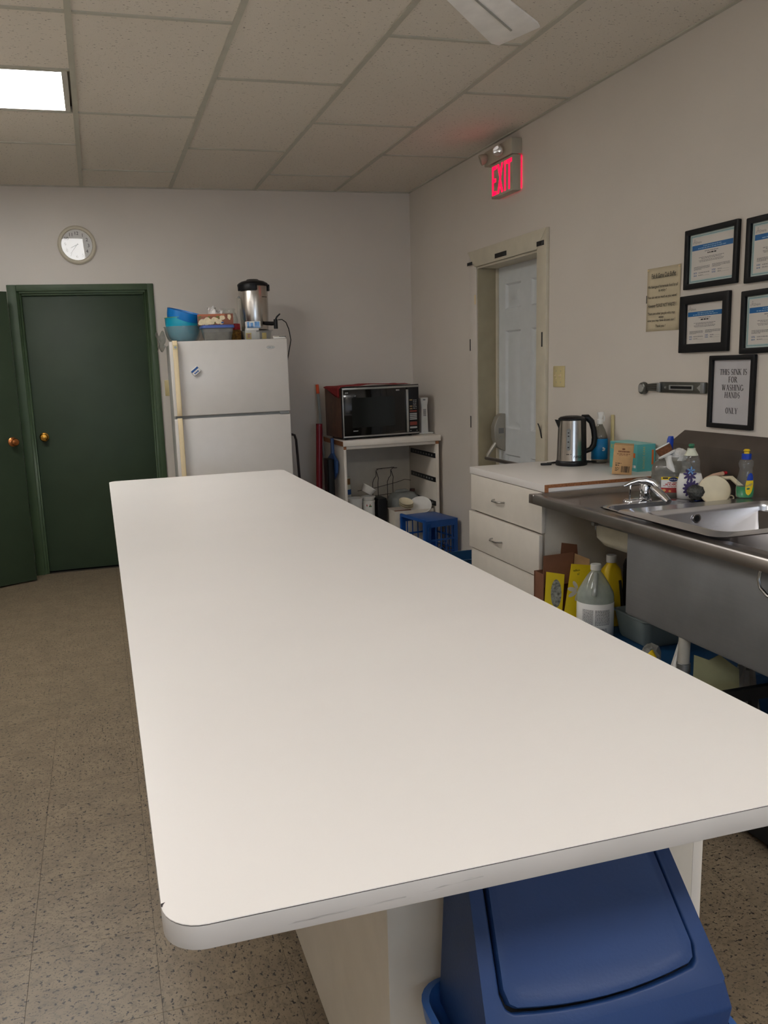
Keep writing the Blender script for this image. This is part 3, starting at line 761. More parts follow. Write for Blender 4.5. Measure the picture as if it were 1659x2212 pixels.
box('hinge_cover', 'gasket', .312, .376, -.003, .013, 1.134, 1.151, fr, .002)
box('hinge_cover', 'white', .30, .375, .005, .05, 1.6285, 1.639, fr, .003)
mg = thing('fridge_magnet', 'tilted white and blue magnet stuck on the freezer door', 'magnet', (.621, 5.499, 1.437), base=FWALL @ Matrix.Rotation(math.radians(38), 4, 'Z'))
MB().loft([[(x, y, z) for x, y in rr(.058-2*i, .042-2*i, .010, 4)] for z, i in ((.0008, 0), (.012, 0), (.016, .003))]).build('magnet_body', 'white', mg)
mk = MB(); quad(mk, -.027, .027, .005, .018, .0163); dashes(mk, -.018, .018, -.008, .010, .0163, random.Random(5), .009); mk.build('magnet_print', 'inkblue', mg, smooth=0)

# --- things on top of the fridge (top at z = 1.628)
FT = 1.6285
def bowl(name, lab, m, loc, R, hgt, foot, rimw=.006, rot=None, thick=.003, rim=None, flare=1.0, base=.0):
    t = thing(name, lab, 'bowl', loc, rot=rot, group='bowls stacked on the fridge')
    pr = [(foot*.98, 0), (foot, .002)]
    for i in range(1, 11):
        a = i/10; pr.append((foot+(R-foot)*math.sin(a*PI/2)**flare, hgt*(1-math.cos(a*PI/2))**.9))
    ins = [(r-thick, z+thick*.6) for r, z in pr[::-1]]
    MB().lathe(pr+[(R+rimw*.5, hgt), (R+rimw*.5, hgt+.003), (R-.001, hgt+.004)]+ins[1:], n=40, cap0=True, cap1=True).build('bowl_shell', m, t, smooth=60)
    if rim: MB().lathe([(R+.001, hgt+.0042), (R+.004, hgt+.0042), (R+.004, hgt+.0065), (R+.001, hgt+.0065)], n=40, cap0=False, cap1=False).build('bowl_rim', rim, t)
    return t
bowl('mixing_bowl', 'clear plastic mixing bowl at the bottom of the bowl stack', 'clearbox', (.609, 6.0, FT), .127, .112, .072, .012)
bowl('mixing_bowl', 'teal plastic mixing bowl nested in the clear bowl', 'bowlteal', (.611, 6.0, FT+.016), .121, .155, .062, .003, rim='lime', flare=.8)
bowl('mixing_bowl', 'bright blue plastic bowl tilted on top of the bowl stack', 'bowlblue', (.603, 6.0, FT+.106), .121, .112, .060, .003, rot=(math.radians(8), math.radians(13.5), 0), flare=.8)

tu = thing('food_tub', 'clear food tub with blue lid under the tissue box', 'tub', (.812, 5.76, FT))
MB().loft([[(x, y, z) for x, y in rr(w_, d_, .03, 5)] for z, w_, d_ in ((0, .165, .125), (.004, .175, .13), (.090, .208, .155), (.0905, .204, .151), (.006, .170, .125))]).build('tub_body', 'clearbox', tu)
MB().loft([[(x, y, z) for x, y in rr(w_, d_, .03, 5)] for z, w_, d_ in ((.087, .222, .168), (.100, .222, .168), (.106, .212, .158))]).build('tub_lid', 'lidblue', tu)
MB().loft([[(x, y, z) for x, y in rr(w_, d_, .03, 5)] for z, w_, d_ in ((.0065, .160, .115), (.060, .182, .135))]).build('tub_contents', mat('grey_contents', (120, 112, 100), .9, var=.3, scale=30), tu)
tz = FT+.107
tx = thing('tissue_box', 'brown flowered tissue box with a tissue pulled out', 'tissue box', (.805, 5.765, tz), rz=math.radians(-6))
box('carton', 'tissbox', -.118, .118, -.056, .056, 0, .072, tx, .0015)
fw_ = MB(); lv = MB(); co = MB()
rg = random.Random(5)
for cx0, cy0, r0 in ((-.085, .022, .026), (-.055, .034, .024), (-.03, .020, .024), (-.005, .036, .022), (.02, .022, .022), (.045, .046, .020), (-.10, .012, .016), (-.06, .012, .018), (.035, .016, .018)):
    for k in range(6):
        a = 2*PI*k/6+rg.random(); fw_.add([(cx0+x*r0*.62+r0*.42*math.cos(a), -.0566-.0001*k, cy0+z*r0*.5+r0*.36*math.sin(a)) for x, z in ell(1, .8, 10)], [tuple(range(10))])
for cx0, cy0 in ((-.105, .052), (-.012, .012), (.03, .048), (-.045, .05), (.012, .05)):
    lv.add([(cx0-.010, -.0563, cy0-.006), (cx0+.002, -.0563, cy0-.009), (cx0+.013, -.0563, cy0+.009), (cx0-.002, -.0563, cy0+.007)], [(0,1,2,3)])
quad_ = co.add([(-.1175, -.0561, .058), (.062, -.0561, .058), (.062, -.0561, .0715), (-.1175, -.0561, .0715)], [(0,1,2,3)])
for b_ in (fw_, lv, co): b_.v = [Vector((min(max(p.x, -.1175), .066), p.y, min(max(p.z, .0005), .0715))) for p in b_.v]
fw_.build('printed_flowers', 'petal', tx, smooth=0); lv.build('printed_leaves', 'leafp', tx, smooth=0); co.build('printed_band', 'coral', tx, smooth=0)
lg = MB(); lg.add([(.045+x, -.0573, .015+z) for x, z in ell(.009, .006, 16)], [tuple(range(16))]); lg.build('blue_oval_logo', 'inkblue', tx, smooth=0)
sp = MB(); sp.add([(.088, -.0563, .034), (.096, -.0563, .03), (.104, -.0563, .05), (.100, -.0563, .066), (.082, -.0563, .066), (.080, -.0563, .045)], [(0,1,2,3,4,5)]); sp.build('printed_sprig', 'petal', tx, smooth=0)
ts = MB(); rg = random.Random(11)
offs = [[rg.uniform(-1, 1) for _ in range(9)] for _ in range(9)]
ts.grid(lambda u, v: (-.045+.095*u+.012*offs[int(v*8)][int(u*8)]*v, .02*math.sin(u*9)+.012*offs[int(u*8)][int(v*8)]*v, .0722+v*(.066-.05*abs(u-.30)-.02*math.sin(u*7)**2+.008*offs[int(v*8)][int(u*8)])), 8, 8)
ts.build('tissue', 'tissue', tx, thick=.0006, smooth=20)

jr = thing('glass_jar', 'tall empty glass jar behind the tissue box', 'jar', (.93, 6.02, FT))
MB().lathe([(.0, 0), (.066, 0), (.070, .006), (.070, .165), (.062, .195), (.052, .208), (.052, .222), (.055, .224), (.055, .230), (.050, .232), (.048, .228), (.048, .206), (.060, .192), (.067, .162), (.067, .008), (.0, .006)], n=36).build('jar_body', 'glassjar', jr)
kj = thing('cookie_jar', 'small jar of brown cookies with red lid beside the urn', 'jar', (.962, 5.90, FT))
MB().lathe([(.0, 0), (.034, 0), (.036, .004), (.036, .075), (.030, .08), (.0, .08)], n=28).build('jar_body', 'cookies', kj)
MB().lathe([(.0, .081), (.031, .081), (.033, .084), (.033, .118), (.030, .122), (.0, .122)], n=28).build('jar_lid', 'red', kj)

# coffee urn
un = thing('coffee_urn', 'tall aluminium coffee urn with black lid and spigot on the fridge', 'coffee urn', (1.113, 5.98, FT))
MB().lathe([(.0, .0), (.100, .0), (.104, .006), (.104, .072), (.098, .078)], n=40, cap1=False).build('urn_base', 'black', un)
MB().lathe([(.094, .079), (.096, .085), (.101, .20), (.103, .372), (.101, .378), (.0, .378)], n=48).build('urn_body', 'alu', un)
MB().lathe([(.0, .380), (.108, .380), (.108, .392), (.100, .400), (.080, .411), (.045, .419), (.040, .425), (.020, .427), (.0, .4275)], n=40).build('urn_lid', 'black', un)
for s, a0, a1 in ((1, 195, 275), (1, -20, 10)):
    h = MB(); ins = [(.104*math.cos(math.radians(a)), .104*math.sin(math.radians(a))) for a in range(a0, a1+1, 10)]
    ous = [(x*1.13, y*1.13) for x, y in ins]
    h.prism(ous+ins[::-1], .345, .388); h.build('urn_handle', 'black', un, .004)
MB().cyl((-.112, -.01, .07), (-.112, -.01, .30), .010, 14).build('sight_glass', 'glassjar', un)
MB().cyl((-.112, -.01, .30), (-.100, -.01, .31), .006, 8).build('sight_cap', 'galv', un)
sg = MB().tube([(.06, -.085, .12), (.10, -.125, .115), (.125, -.155, .115)], [.013, .014, .012], 12).build('spigot', 'black', un)
MB().cyl((.120, -.15, .142), (.120, -.15, .078), .014, 14).build('spigot_spout', 'black', sg)
MB().tube([(.120, -.15, .14), (.128, -.16, .158), (.15, -.168, .178)], [.006, .006, .005], 8).build('spigot_lever', 'black', sg)
lg = MB(); dashes(lg, -.03, .03, 0, .004, .0004, random.Random(2), .02); wrap(lg, .1025).xf(Matrix.Translation((0, 0, .30)) @ Matrix.Rotation(math.radians(42), 4, 'Z')).build('brand_mark', 'ink', un, smooth=0)
cd = thing('power_cord', 'thin black cord hanging from the urn over the fridge edge', 'cord', (1.225, 5.87, 1.76))
pts = [Vector(p) for p in ((1.245, 5.80, 1.765), (1.27, 5.79, 1.766), (1.295, 5.78, 1.745), (1.308, 5.76, 1.70), (1.312, 5.75, 1.66), (1.316, 5.745, 1.625), (1.312, 5.75, 1.60), (1.30, 5.80, 1.50), (1.295, 5.95, 1.30), (1.29, 6.1, 1.1))]
MB().tube([p-Vector((1.225, 5.87, 1.76)) for p in pts], .0035, 8).build('cord', 'black', cd)

# clear box with packets, and a blue carton on top
cb = thing('packet_box', 'clear plastic box of tea and sugar packets at the fridge front', 'box', (1.065, 5.66, FT))
MB().loft([[(x, y, z) for x, y in rr(w_, d_, .012, 4)] for z, w_, d_ in ((0, .165, .10), (.056, .185, .115), (.057, .198, .125), (.060, .198, .125), (.0601, .181, .111), (.003, .161, .096))]).build('box_shell', 'clearbox', cb)
for nm_, m_, x0, x1, z0, z1, y_ in (('yellow_packet', 'yellowp', -.080, -.045, .005, .046, -.036), ('white_packet', 'label', -.043, .012, .006, .052, -.034), ('yellow_packet', 'yellowp', .030, .058, .006, .045, -.03), ('white_packet', 'label', -.082, -.006, .005, .062, -.02)):
    box(nm_, m_, x0, x1, y_, y_+.010, z0, z1, cb, .001)
pt = MB()
pt.add([(-.062+x, -.0365, .033+z) for x, z in ell(.012, .006, 14)], [tuple(range(14))]).add([(-.062+x, -.0365, .02+z) for x, z in ell(.012, .005, 14)], [tuple(range(14))])
pt.build('packet_print', 'cranberry', cb, smooth=0)
bx = thing('blue_carton', 'small white and blue carton lying on the clear packet box', 'carton', (1.04, 5.66, FT+.0625+.016))
box('carton_body', 'label', -.047, .047, -.03, .03, .0, .043, bx, .0012)
pb = MB()
quad(pb, -.044, -.028, -.018, .018, 0); quad(pb, -.022, -.002, -.02, .012, 0); quad(pb, .006, .040, -.012, .018, 0); quad(pb, -.044, .044, -.021, -.014, 0)
pb.xf(Matrix.Translation((0, -.0303, .0215)) @ FWALL).build('carton_print', 'bluep', bx, smooth=0)
box('packet_stack', 'label', -.05, .035, -.025, .028, -.016, -.0003, bx, .001)
fp_ = thing('folded_paper', 'flat white paper strip lying at the right front of the fridge top', 'paper', (1.20, 5.58, 1.640))
MB().loft([[(x, y, z) for x, y in rr(.085, .03, .004, 3)] for z in (.0, .008)]).build('paper_strip', 'whitebox', fp_, .001)
MB().box(-.005, .04, -.018, -.0155, .0, .005).build('dark_clip', 'black', fp_)
pg = MB(); rg = random.Random(4)
pg.grid(lambda u, v: (-.028+.05*u-.008*math.sin(v*7+u*3), .05*math.sin(u*4)-.02*v, .04-.11*v+.018*math.sin(u*9+v*5)), 10, 10)
bag = tag(pg.build('plastic_bag', 'bagplastic', thick=.0008, smooth=30), 'crumpled grey plastic bag hanging by the upper left fridge corner', 'bag')
bag.location = (.449, 5.93, 1.66)

# dark bent tube frame standing right of the fridge
tf = thing('tube_frame', 'dark bent tube frame of a folded cart beside the fridge', 'cart', (1.34, 5.9, 0))
MB().tube([(-.06, .0, .958), (-.02, .0, .964), (.006, .0, .955), (.016, .0, .92), (.022, .0, .80), (.030, .0, .60), (.055, .0, .012)], .0095, 10).build('front_tube', 'tubedark', tf)
MB().tube([(-.06, .30, .958), (-.02, .30, .964), (.006, .30, .955), (.016, .30, .92), (.022, .30, .80), (.030, .30, .60), (.055, .30, .012)], .0095, 10).build('rear_tube', 'tubedark', tf)
MB().cyl((.04, .009, .30), (.04, .291, .30), .007, 8).build('cross_tube', 'tubedark', tf)

# ================================================================== MICROWAVE CART AND CORNER
ct = thing('microwave_cart', 'white drawerless cabinet carrying the microwave in the corner', 'cabinet', (2.045, 6.05, 0))
def cbx(n, m, x0, x1, y0, y1, z0, z1, bev=.001, p=None): return box(n, m, x0, x1, y0, y1, z0, z1, p or ct, bev, off=(2.045, 6.05, 0))
cbx('worktop', 'cab', 1.668, 2.426, 5.755, 6.362, .862, .903, .0015)
cbx('worktop_edge', 'chipboard', 1.6672, 1.6679, 5.757, 6.36, .863, .897, 0)
cbx('side_panel', 'cab', 1.675, 1.694, 5.770, 6.355, 0, .8615)
cbx('side_panel', 'cab', 2.395, 2.414, 5.770, 6.355, 0, .8615)
cbx('back_panel', 'cab_side', 1.695, 2.394, 6.338, 6.352, .02, .8615)
cbx('front_rail', 'cab', 1.695, 2.394, 5.775, 5.793, .838, .8615)
cbx('bare_corner', 'chipboard', 1.674, 1.695, 5.7685, 5.7697, .838, .8615, 0)
cbx('bare_corner', 'chipboard', 2.388, 2.415, 5.7685, 5.7697, .838, .8615, 0)
cbx('cabinet_floor', 'cab_side', 1.695, 2.394, 5.80, 6.337, .03, .048)
for z in (.748, .566, .384):
    s_ = cbx('drawer_slide', 'black', 2.386, 2.3945, 5.79, 6.29, z-.018, z+.018, .002)
    hl = MB()
    for k in range(8): hl.box(2.3852, 2.3858, 5.83+k*.055, 5.855+k*.055, z-.007, z+.007)
    hl.build('slide_slots', 'gasket', s_, off=(2.045, 6.05, 0), smooth=0)

mw = thing('microwave', 'black fronted microwave with woodgrain side on the white cart', 'microwave', (1.682, 5.80, .904), rz=math.radians(4.5))
W_, D_, HH = .612, .37, .378
box('case', 'woodgrain', .004, W_-.004, .022, D_, .012, HH-.004, mw, .004)
for fx in (.05, W_-.05):
    for fy in (.06, D_-.05): MB().cyl((fx, fy, 0), (fx, fy, .0118), .014, 12).build('foot', 'black', mw)
box('front_frame', 'black', 0, W_, .0, .0215, .008, HH, mw, .003)
box('lower_trim', 'silver', .004, W_-.004, -.004, -.0005, .016, .026, mw, .001)
box('upper_trim', 'silver', .004, W_-.004, -.004, -.0005, HH-.020, HH-.006, mw, .001)
box('side_trim', 'silver', .004, .012, -.004, -.0005, .0265, HH-.0205, mw, .001)
dr = box('door_glass', 'blackgloss', .0125, .503, -.005, -.0005, .0265, HH-.0205, mw, .001)
box('window', 'slate', .075, .415, -.0058, -.0052, .085, .30, dr)
box('door_handle', 'silver', .506, .522, -.014, -.0005, .03, HH-.035, mw, .002)
cp = box('control_panel', 'black', .5235, W_-.004, -.004, -.0005, .0265, HH-.0205, mw, .001)
for nm_, m_, x0, x1, z0, z1 in [('button_row', 'btn_white', .534, .592, .158-.013*k, .167-.013*k) for k in range(4)]+[('button_row', 'btn_red', .534, .592, .176, .188), ('button_row', 'btn_red', .534, .592, .078, .104), ('button_row', 'btn_white', .534, .592, .055, .068), ('button_row', 'btn_tan', .534, .556, .26, .269), ('button_row', 'btn_tan', .534, .556, .214, .223), ('button_row', 'btn_tan', .534, .556, .196, .205)]:
    box(nm_, m_, x0, x1, -.0052, -.0042, z0, z1, cp)
pm = MB()
rg = random.Random(8)
for k in range(6): dashes(pm, .562, .59, .262-.012*k, .004, 0, rg, .02)
dashes(pm, .08, .118, .062, .006, 0, rg, .05); dashes(pm, .025, .05, HH-.04, .008, 0, rg, .012); dashes(pm, .425, .455, HH-.036, .010, 0, rg, .014); dashes(pm, .534, .545, .038, .004, 0, rg, .02); dashes(pm, .585, .595, .038, .004, 0, rg, .02)
pm.xf(Matrix.Translation((0, -.0062, 0)) @ FWALL).build('panel_print', 'btn_white', mw, smooth=0)
# red cloth draped over the microwave top and left edge
rc = MB()
def cloth(u, v):
    y = .03+.31*v; q = u*.64-.075         # along the width, the first part hangs over the left edge
    if q < -.004:
        hang = min(.075*(1-abs(v-.12)*1.1), -q)
        return (-.008-.006*v, y, HH+.002+q*1.0*(.55+.45*math.cos(v*3)))
    return (q, y-.012*math.sin(u*5)*(1-v), HH+.0035+.010*math.exp(-((q-.27)/.12)**2)*(1-.3*v)+.004*math.sin(q*22+v*5)**2)
rc.grid(cloth, 40, 12)
tag(rc.build('red_cloth', 'redcloth', thick=.002, smooth=60), 'dark red cloth draped over the microwave', 'cloth')
bpy.data.objects['red_cloth'].matrix_world = mw.matrix_world.copy()

ub = thing('stick_appliance', 'white upright electric appliance with dark vent slots beside the microwave', 'appliance', (2.375, 5.97, .904))
MB().loft([[(x*1., y, z) for x, y in rr(w_, d_, .010, 4)] for z, w_, d_ in ((.0, .062, .06), (.07, .058, .056), (.15, .054, .052), (.21, .05, .05), (.245, .062, .055), (.268, .064, .056), (.272, .055, .048))]).build('body', 'white', ub)
for k in range(6): box('vent_slot', 'black', -.012, .012, -.0285+.0003*k, -.0262, .135+.009*k, .139+.009*k, ub)
MB().add([(-.003+x, -.0288, .256+z) for x, z in ell(.012, .005, 14)], [tuple(range(14))]).build('badge', 'gasket', ub, smooth=0)
MB().loft([[(x+.006, y, z) for x, y in rr(.125, .085, .012, 4)] for z in (-.0005, .010)]).build('base_plate', 'white', ub, .002)

# long things leaning in the gap left of the cart
bp_ = thing('broom', 'grey broom pole with orange tip leaning behind the cart', 'broom', (1.69, 6.08, 0))
a_, b_ = Vector((1.634, 6.30, 1.30)), Vector((1.655, 6.10, .03))
def along(t, o=(1.69, 6.08, 0)): return tuple(a_+(b_-a_)*t-Vector(o))
MB().cyl(along(.055), along(.96), .0105, 12).build('pole', 'greypole', bp_)
MB().cyl(along(0), along(.054), .0125, 12).build('pole_grip', 'orange', bp_)
box('broom_head', 'black', -.145, -.02, -.02, .03, .0, .06, bp_, .008)
rr_ = thing('red_roll', 'red vinyl roll standing upright between fridge and cart', 'roll', (1.565, 6.12, 0))
a_, b_ = Vector((1.591, 6.12, 1.012)), Vector((1.545, 6.10, .004))
MB().tube([tuple(a_-Vector((1.565, 6.12, 0))), tuple(b_-Vector((1.565, 6.12, 0)))], .0245, 18).build('roll_body', 'redroll', rr_)
MB().tube([tuple(a_-Vector((1.565+.021, 6.12+.020, 0))), tuple(b_-Vector((1.565+.021, 6.12+.020, 0)))], .004, 6).build('roll_edge', 'redcloth', rr_)
dp = thing('dustpan', 'blue dustpan hanging on the left side of the cart', 'dustpan', (1.647, 5.98, .80))
MB().loft([[(x, y, z) for x, y in ((-.010, -w_), (.012, -w_), (.012, w_), (-.010, w_))] for z, w_ in ((-.20, .02), (-.14, .10), (-.05, .12), (-.02, .05), (.0, .018), (.11, .014))]).build('pan', 'bluedust', dp, .004)
bk = thing('black_dustpan', 'black long handled dustpan standing beside the red roll', 'dustpan', (1.612, 5.96, 0))
MB().loft([[(x, y, z) for x, y in rr(.05, .12, .01, 3)] for z in (0.0, .3, .62, .76)]).build('pan_body', 'black', bk)

# under the cart: tubs, box, jug, wire rack
def tub(lab, loc, r0, r1, h, m='white', group='white tubs under the cart', rot=None, lid=False):
    t = thing('white_tub', lab, 'tub', loc, group=group, rot=rot)
    MB().lathe([(.0, 0), (r0, 0), (r0+.002, .003), (r1, h-.008), (r1+.004, h-.008), (r1+.004, h), (r1-.002, h), (r0-.002, .006), (.0, .006)], n=30).build('tub_wall', m, t)
    return t
FL = .0485
bk1 = thing('storage_bucket', 'white plastic bucket under the leftmost tub in the cart', 'bucket', (1.788, 5.95, FL))
MB().lathe([(.0, 0), (.056, 0), (.064, .29), (.067, .292), (.067, .305), (.0, .305)], n=30).build('bucket_body', 'white', bk1)
tub('white tub stacked at the left inside the cart', (1.800, 5.95, FL+.306), .050, .057, .098)
bk2 = thing('labelled_bucket', 'white tub with red and green print under the tilted tub', 'tub', (1.912, 5.96, FL))
MB().lathe([(.0, 0), (.044, 0), (.047, .36), (.049, .362), (.049, .376), (.0, .376)], n=30).build('bucket_body', 'white', bk2)
pq = MB(); quad(pq, -.03, .0, .335, .350, .0008); wrap(pq, .0475).build('red_print', 'cranberry', bk2, smooth=0)
pq = MB(); quad(pq, -.012, .008, .330, .340, .0012); wrap(pq, .0475).build('green_print', 'stem', bk2, smooth=0)
tub('upright white tub beneath the tilted tub', (1.911, 5.96, FL+.377), .042, .049, .030)
tub('white tub lying tilted on top of the tub stack', (1.895, 5.955, FL+.433), .040, .052, .055, rot=(0, math.radians(32), 0))
kn = thing('canister', 'canister with brown and blue labels at the inner left of the cart', 'canister', (1.80, 6.18, FL))
MB().lathe([(.0, 0), (.040, 0), (.040, .395), (.0, .395)], n=28).build('can_body', 'white', kn)
MB().lathe([(.0405, .40), (.0405, .43), (.041, .44)], n=28, cap0=False, cap1=False).build('blue_band', 'inkblue', kn)
MB().lathe([(.0, .396), (.040, .396), (.040, .46), (.037, .47), (.036, .475), (.036, .535), (.0, .54)], n=28).build('can_upper', 'offwhite', kn)
MB().lathe([(.0365, .478), (.0365, .525)], n=28, cap0=False, cap1=False).build('brown_label', mat('printed_brown', (150, 108, 66), .6, var=.3, scale=60), kn)
bb_ = thing('black_bin', 'small black bin between the white tubs and the carton', 'bin', (2.012, 5.99, FL))
MB().loft([[(x, y, z) for x, y in rr(w_, .14, .012, 4)] for z, w_ in ((0, .055), (.36, .085), (.385, .07))]).build('bin_body', 'black', bb_)
wb_ = thing('open_carton', 'open white cardboard carton of dishes inside the cart', 'carton', (2.22, 5.89, FL))
for nm_, c_ in (('carton_front', (-.155, .155, -.095, -.091, 0, .30)), ('carton_back', (-.155, .155, .091, .095, 0, .30)), ('carton_side', (-.155, -.151, -.0905, .0905, 0, .30)), ('carton_side', (.151, .155, -.0905, .0905, 0, .30)), ('carton_bottom', (-.1505, .1505, -.0905, .0905, 0, .004))):
    box(nm_, 'whitebox', *c_, wb_)
MB().box(-.15, .15, -.09, .09, .27, .274).build('carton_filling', 'brownbox', wb_)
def dish(lab, loc, r, rot, m='white'):
    t = thing('dish', lab, 'dish', loc, group='dishes in the carton', rot=rot)
    MB().lathe([(.0, 0), (r*.6, 0), (r*.75, .006), (r, .016), (r, .019), (r*.74, .0095), (r*.58, .004), (0, .004)], n=32).build('dish_body', m, t)
for k in range(3): dish(['lowest cream dish in the tilted stack in the carton', 'middle cream dish in the tilted stack in the carton', 'top cream dish in the tilted stack in the carton'][k], (2.175, 5.86+.0*k, FL+.318+.014*k), .055, (math.radians(22), math.radians(6), 0), 'creamdisc')
dish('large white plate leaning at the right of the carton', (2.295, 5.86, FL+.312), .085, (math.radians(38), math.radians(-18), 0))
jg = thing('water_jug', 'translucent handled water jug behind the carton in the cart', 'jug', (2.262, 6.145, FL))
MB().loft([[(x, y, z) for x, y in rr(w_, d_, .045, 6)] for z, w_, d_ in ((0, .225, .17), (.01, .235, .18), (.30, .235, .18), (.355, .22, .165), (.385, .17, .12), (.392, .13, .08))]).build('jug_body', 'jugmilk', jg)
MB().tube([(-.075, 0, .372), (-.055, 0, .398), (.02, 0, .402), (.045, 0, .385)], .012, 10).build('jug_handle', 'jugmilk', jg)
MB().lathe([(.0, 0), (.021, 0), (.021, .022), (.0, .022)], c=(.078, 0, .386), n=18).build('jug_cap', mat('brown_cap', (72, 40, 34), .5), jg)
wk = thing('wire_rack', 'tall dark wire rack standing behind the tubs in the cart', 'rack', (2.12, 6.27, FL))
for x0 in (-.07, .055):
    MB().tube([(x0, 0, 0), (x0, 0, .46), (x0+.012, 0, .49), (x0+.03, 0, .51), (x0+.032, 0, .555), (x0+.05, -.0, .568), (x0+.085, 0, .568)], .0028, 6).build('rack_upright', 'tubedark', wk)
    MB().tube([(x0+.035, -.03, 0), (x0+.035, -.03, .46), (x0+.04, -.03, .50), (x0+.032, -.004, .55)], .0028, 6).build('rack_upright', 'tubedark', wk)
MB().tube([(-.20, -.010, .405), (-.05, -.010, .42), (.12, -.010, .45), (.20, -.010, .47), (.25, -.010, .46)], .0024, 6).build('rack_wire', 'tubedark', wk)
MB().tube([(-.11, -.010, .355), (.03, -.010, .36), (.16, -.010, .372)], .0024, 6).build('rack_wire', 'tubedark', wk)
MB().tube([(-.036, 0, .568), (.115, 0, .574)], .0028, 6).build('rack_wire', 'tubedark', wk)

# blue milk crate lying on its side in front of the cart
cr = thing('milk_crate', 'blue plastic milk crate lying on its side before the cart', 'crate', (2.252, 5.585, 0), rz=math.radians(9))
cx2, cy2, ch_ = .135, .165, .33              # opening faces the table (-x)
def crate_wall(name, o, u, v, n_, U, V):
    """lattice wall: frame, upright slats and cross bars with open cells"""
    m = MB(); o, u, v, n_ = Vector(o), Vector(u), Vector(v), Vector(n_)*.004
    def bar_(u0, u1, v0, v1, th=1.):
        a = [o+u*x+v*y for x, y in ((u0, v0), (u1, v0), (u1, v1), (u0, v1))]
        m.loft([[p-n_*th for p in a], [p+n_*th for p in a]])
    e = .030
    bar_(0, U, 0, e); bar_(0, U, V-e*1.6, V); bar_(0, e, e, V-e*1.6); bar_(U-e, U, e, V-e*1.6)
    for k in range(1, 6): bar_(U*k/6-.003, U*k/6+.003, e, V-e*1.6, .8)
    bar_(e, U-e, V*.55, V*.55+.012, .9); bar_(e, U-e, V*.30, V*.30+.006, .9)
    for sgn in (0, 1):                        # diagonal braces
        p0 = o+u*(U*.5)+v*(V*.42); p1 = o+u*(e if sgn else U-e)+v*(e if 1 else V)
        m.tube([p0, p1], .003, 4)
    return m.build(name, 'crate', cr)
crate_wall('crate_side', (-cx2, -cy2, 0), (1,0,0), (0,0,1), (0,1,0), 2*cx2, ch_)
crate_wall('crate_side', (-cx2, cy2, 0), (1,0,0), (0,0,1), (0,1,0), 2*cx2, ch_)
crate_wall('crate_base', (cx2, -cy2, 0), (0,1,0), (0,0,1), (1,0,0), 2*cy2, ch_)
box('crate_side', 'crate', -cx2, cx2, -cy2-.004, cy2+.004, ch_-.008, ch_+.001, cr, .003)
box('crate_side', 'crate', -cx2, cx2, -cy2-.004, cy2+.004, .0, .009, cr, .003)
lip = MB().ring([(x, y) for x, y in rr(2*cy2+.022, ch_+.016, .012, 4)], [(x, y) for x, y in rr(2*cy2-.02, ch_-.03, .008, 4)], 0, .016)
lip.xf(Matrix.Translation((-cx2-.012, 0, ch_/2+.0065)) @ Matrix(((0,0,1,0),(1,0,0,0),(0,1,0,0),(0,0,0,1)))).build('crate_lip', 'crate', cr, .003)
for k in range(3): box('crate_rib', 'crate', -cx2+.018+.012*k, -cx2+.022+.012*k, -cy2-.009, -cy2-.0045, .02, ch_-.02, cr)
bt = thing('blue_tray', 'dark blue plastic tray on the floor by the drawer cabinet', 'tray', (2.30, 5.03, 0))
MB().loft([[(x, y, z) for x, y in rr(w_, d_, .02, 4)] for z, w_, d_ in ((0, .24, .22), (.145, .26, .25), (.15, .275, .265), (.155, .275, .265), (.155, .25, .24), (.01, .225, .21))]).build('tray_body', 'tote', bt)
for o in bpy.data.objects:
    if o.name.startswith('slide_slots'): o['kind'] = 'stuff'

# ================================================================== DRAWER CABINET
CZ = .908
dc = thing('drawer_cabinet', 'white drawer cabinet with chrome pulls beside the sink', 'cabinet', (2.11, 3.51, 0))
OF = (2.11, 3.51, 0)
def dbx(n, m, *c, bev=.001, p=None): return box(n, m, *c, p or dc, bev, off=OF)
dbx('cabinet_body', 'cab_side', 1.812, 2.4465, 3.162, 3.866, .08, .8735)
dbx('plinth', 'cab_side', 1.86, 2.4465, 3.17, 3.85, 0, .0795)
for z0, z1, x0 in ((.692, .871, 1.792), (.499, .684, 1.780), (.305, .491, 1.792), (.09, .297, 1.792)):
    d = dbx('drawer', 'cab', x0, x0+.018, 3.156, 3.868, z0, z1, bev=.0012)
    zc = (z0+z1)/2-.005; y0, y1 = 3.503, 3.603
    MB().tube([(x0+.001, y0, zc), (x0-.016, y0+.006, zc), (x0-.026, y0+.022, zc-.002), (x0-.026, y1-.022, zc-.002), (x0-.016, y1-.006, zc), (x0+.001, y1, zc)], .0042, 8).build('drawer_pull', 'wire', d, off=OF)
wt = thing('worktop', 'white laminate worktop with bare brown edge over the drawers', 'worktop', (2.11, 3.5, .875))
OW = (2.11, 3.5, .875)
box('top_slab', 'laminate', 1.788, 2.4465, 3.1285, 3.874, .875, CZ, wt, .0012, off=OW)
eb = MB().box(1.788, 2.4465, 3.1262, 3.1282, .893, CZ-.0006).box(1.788, 1.806, 3.1262, 3.1282, .875, .893)
eb.build('bare_edge', 'chipboard', wt, off=OW)

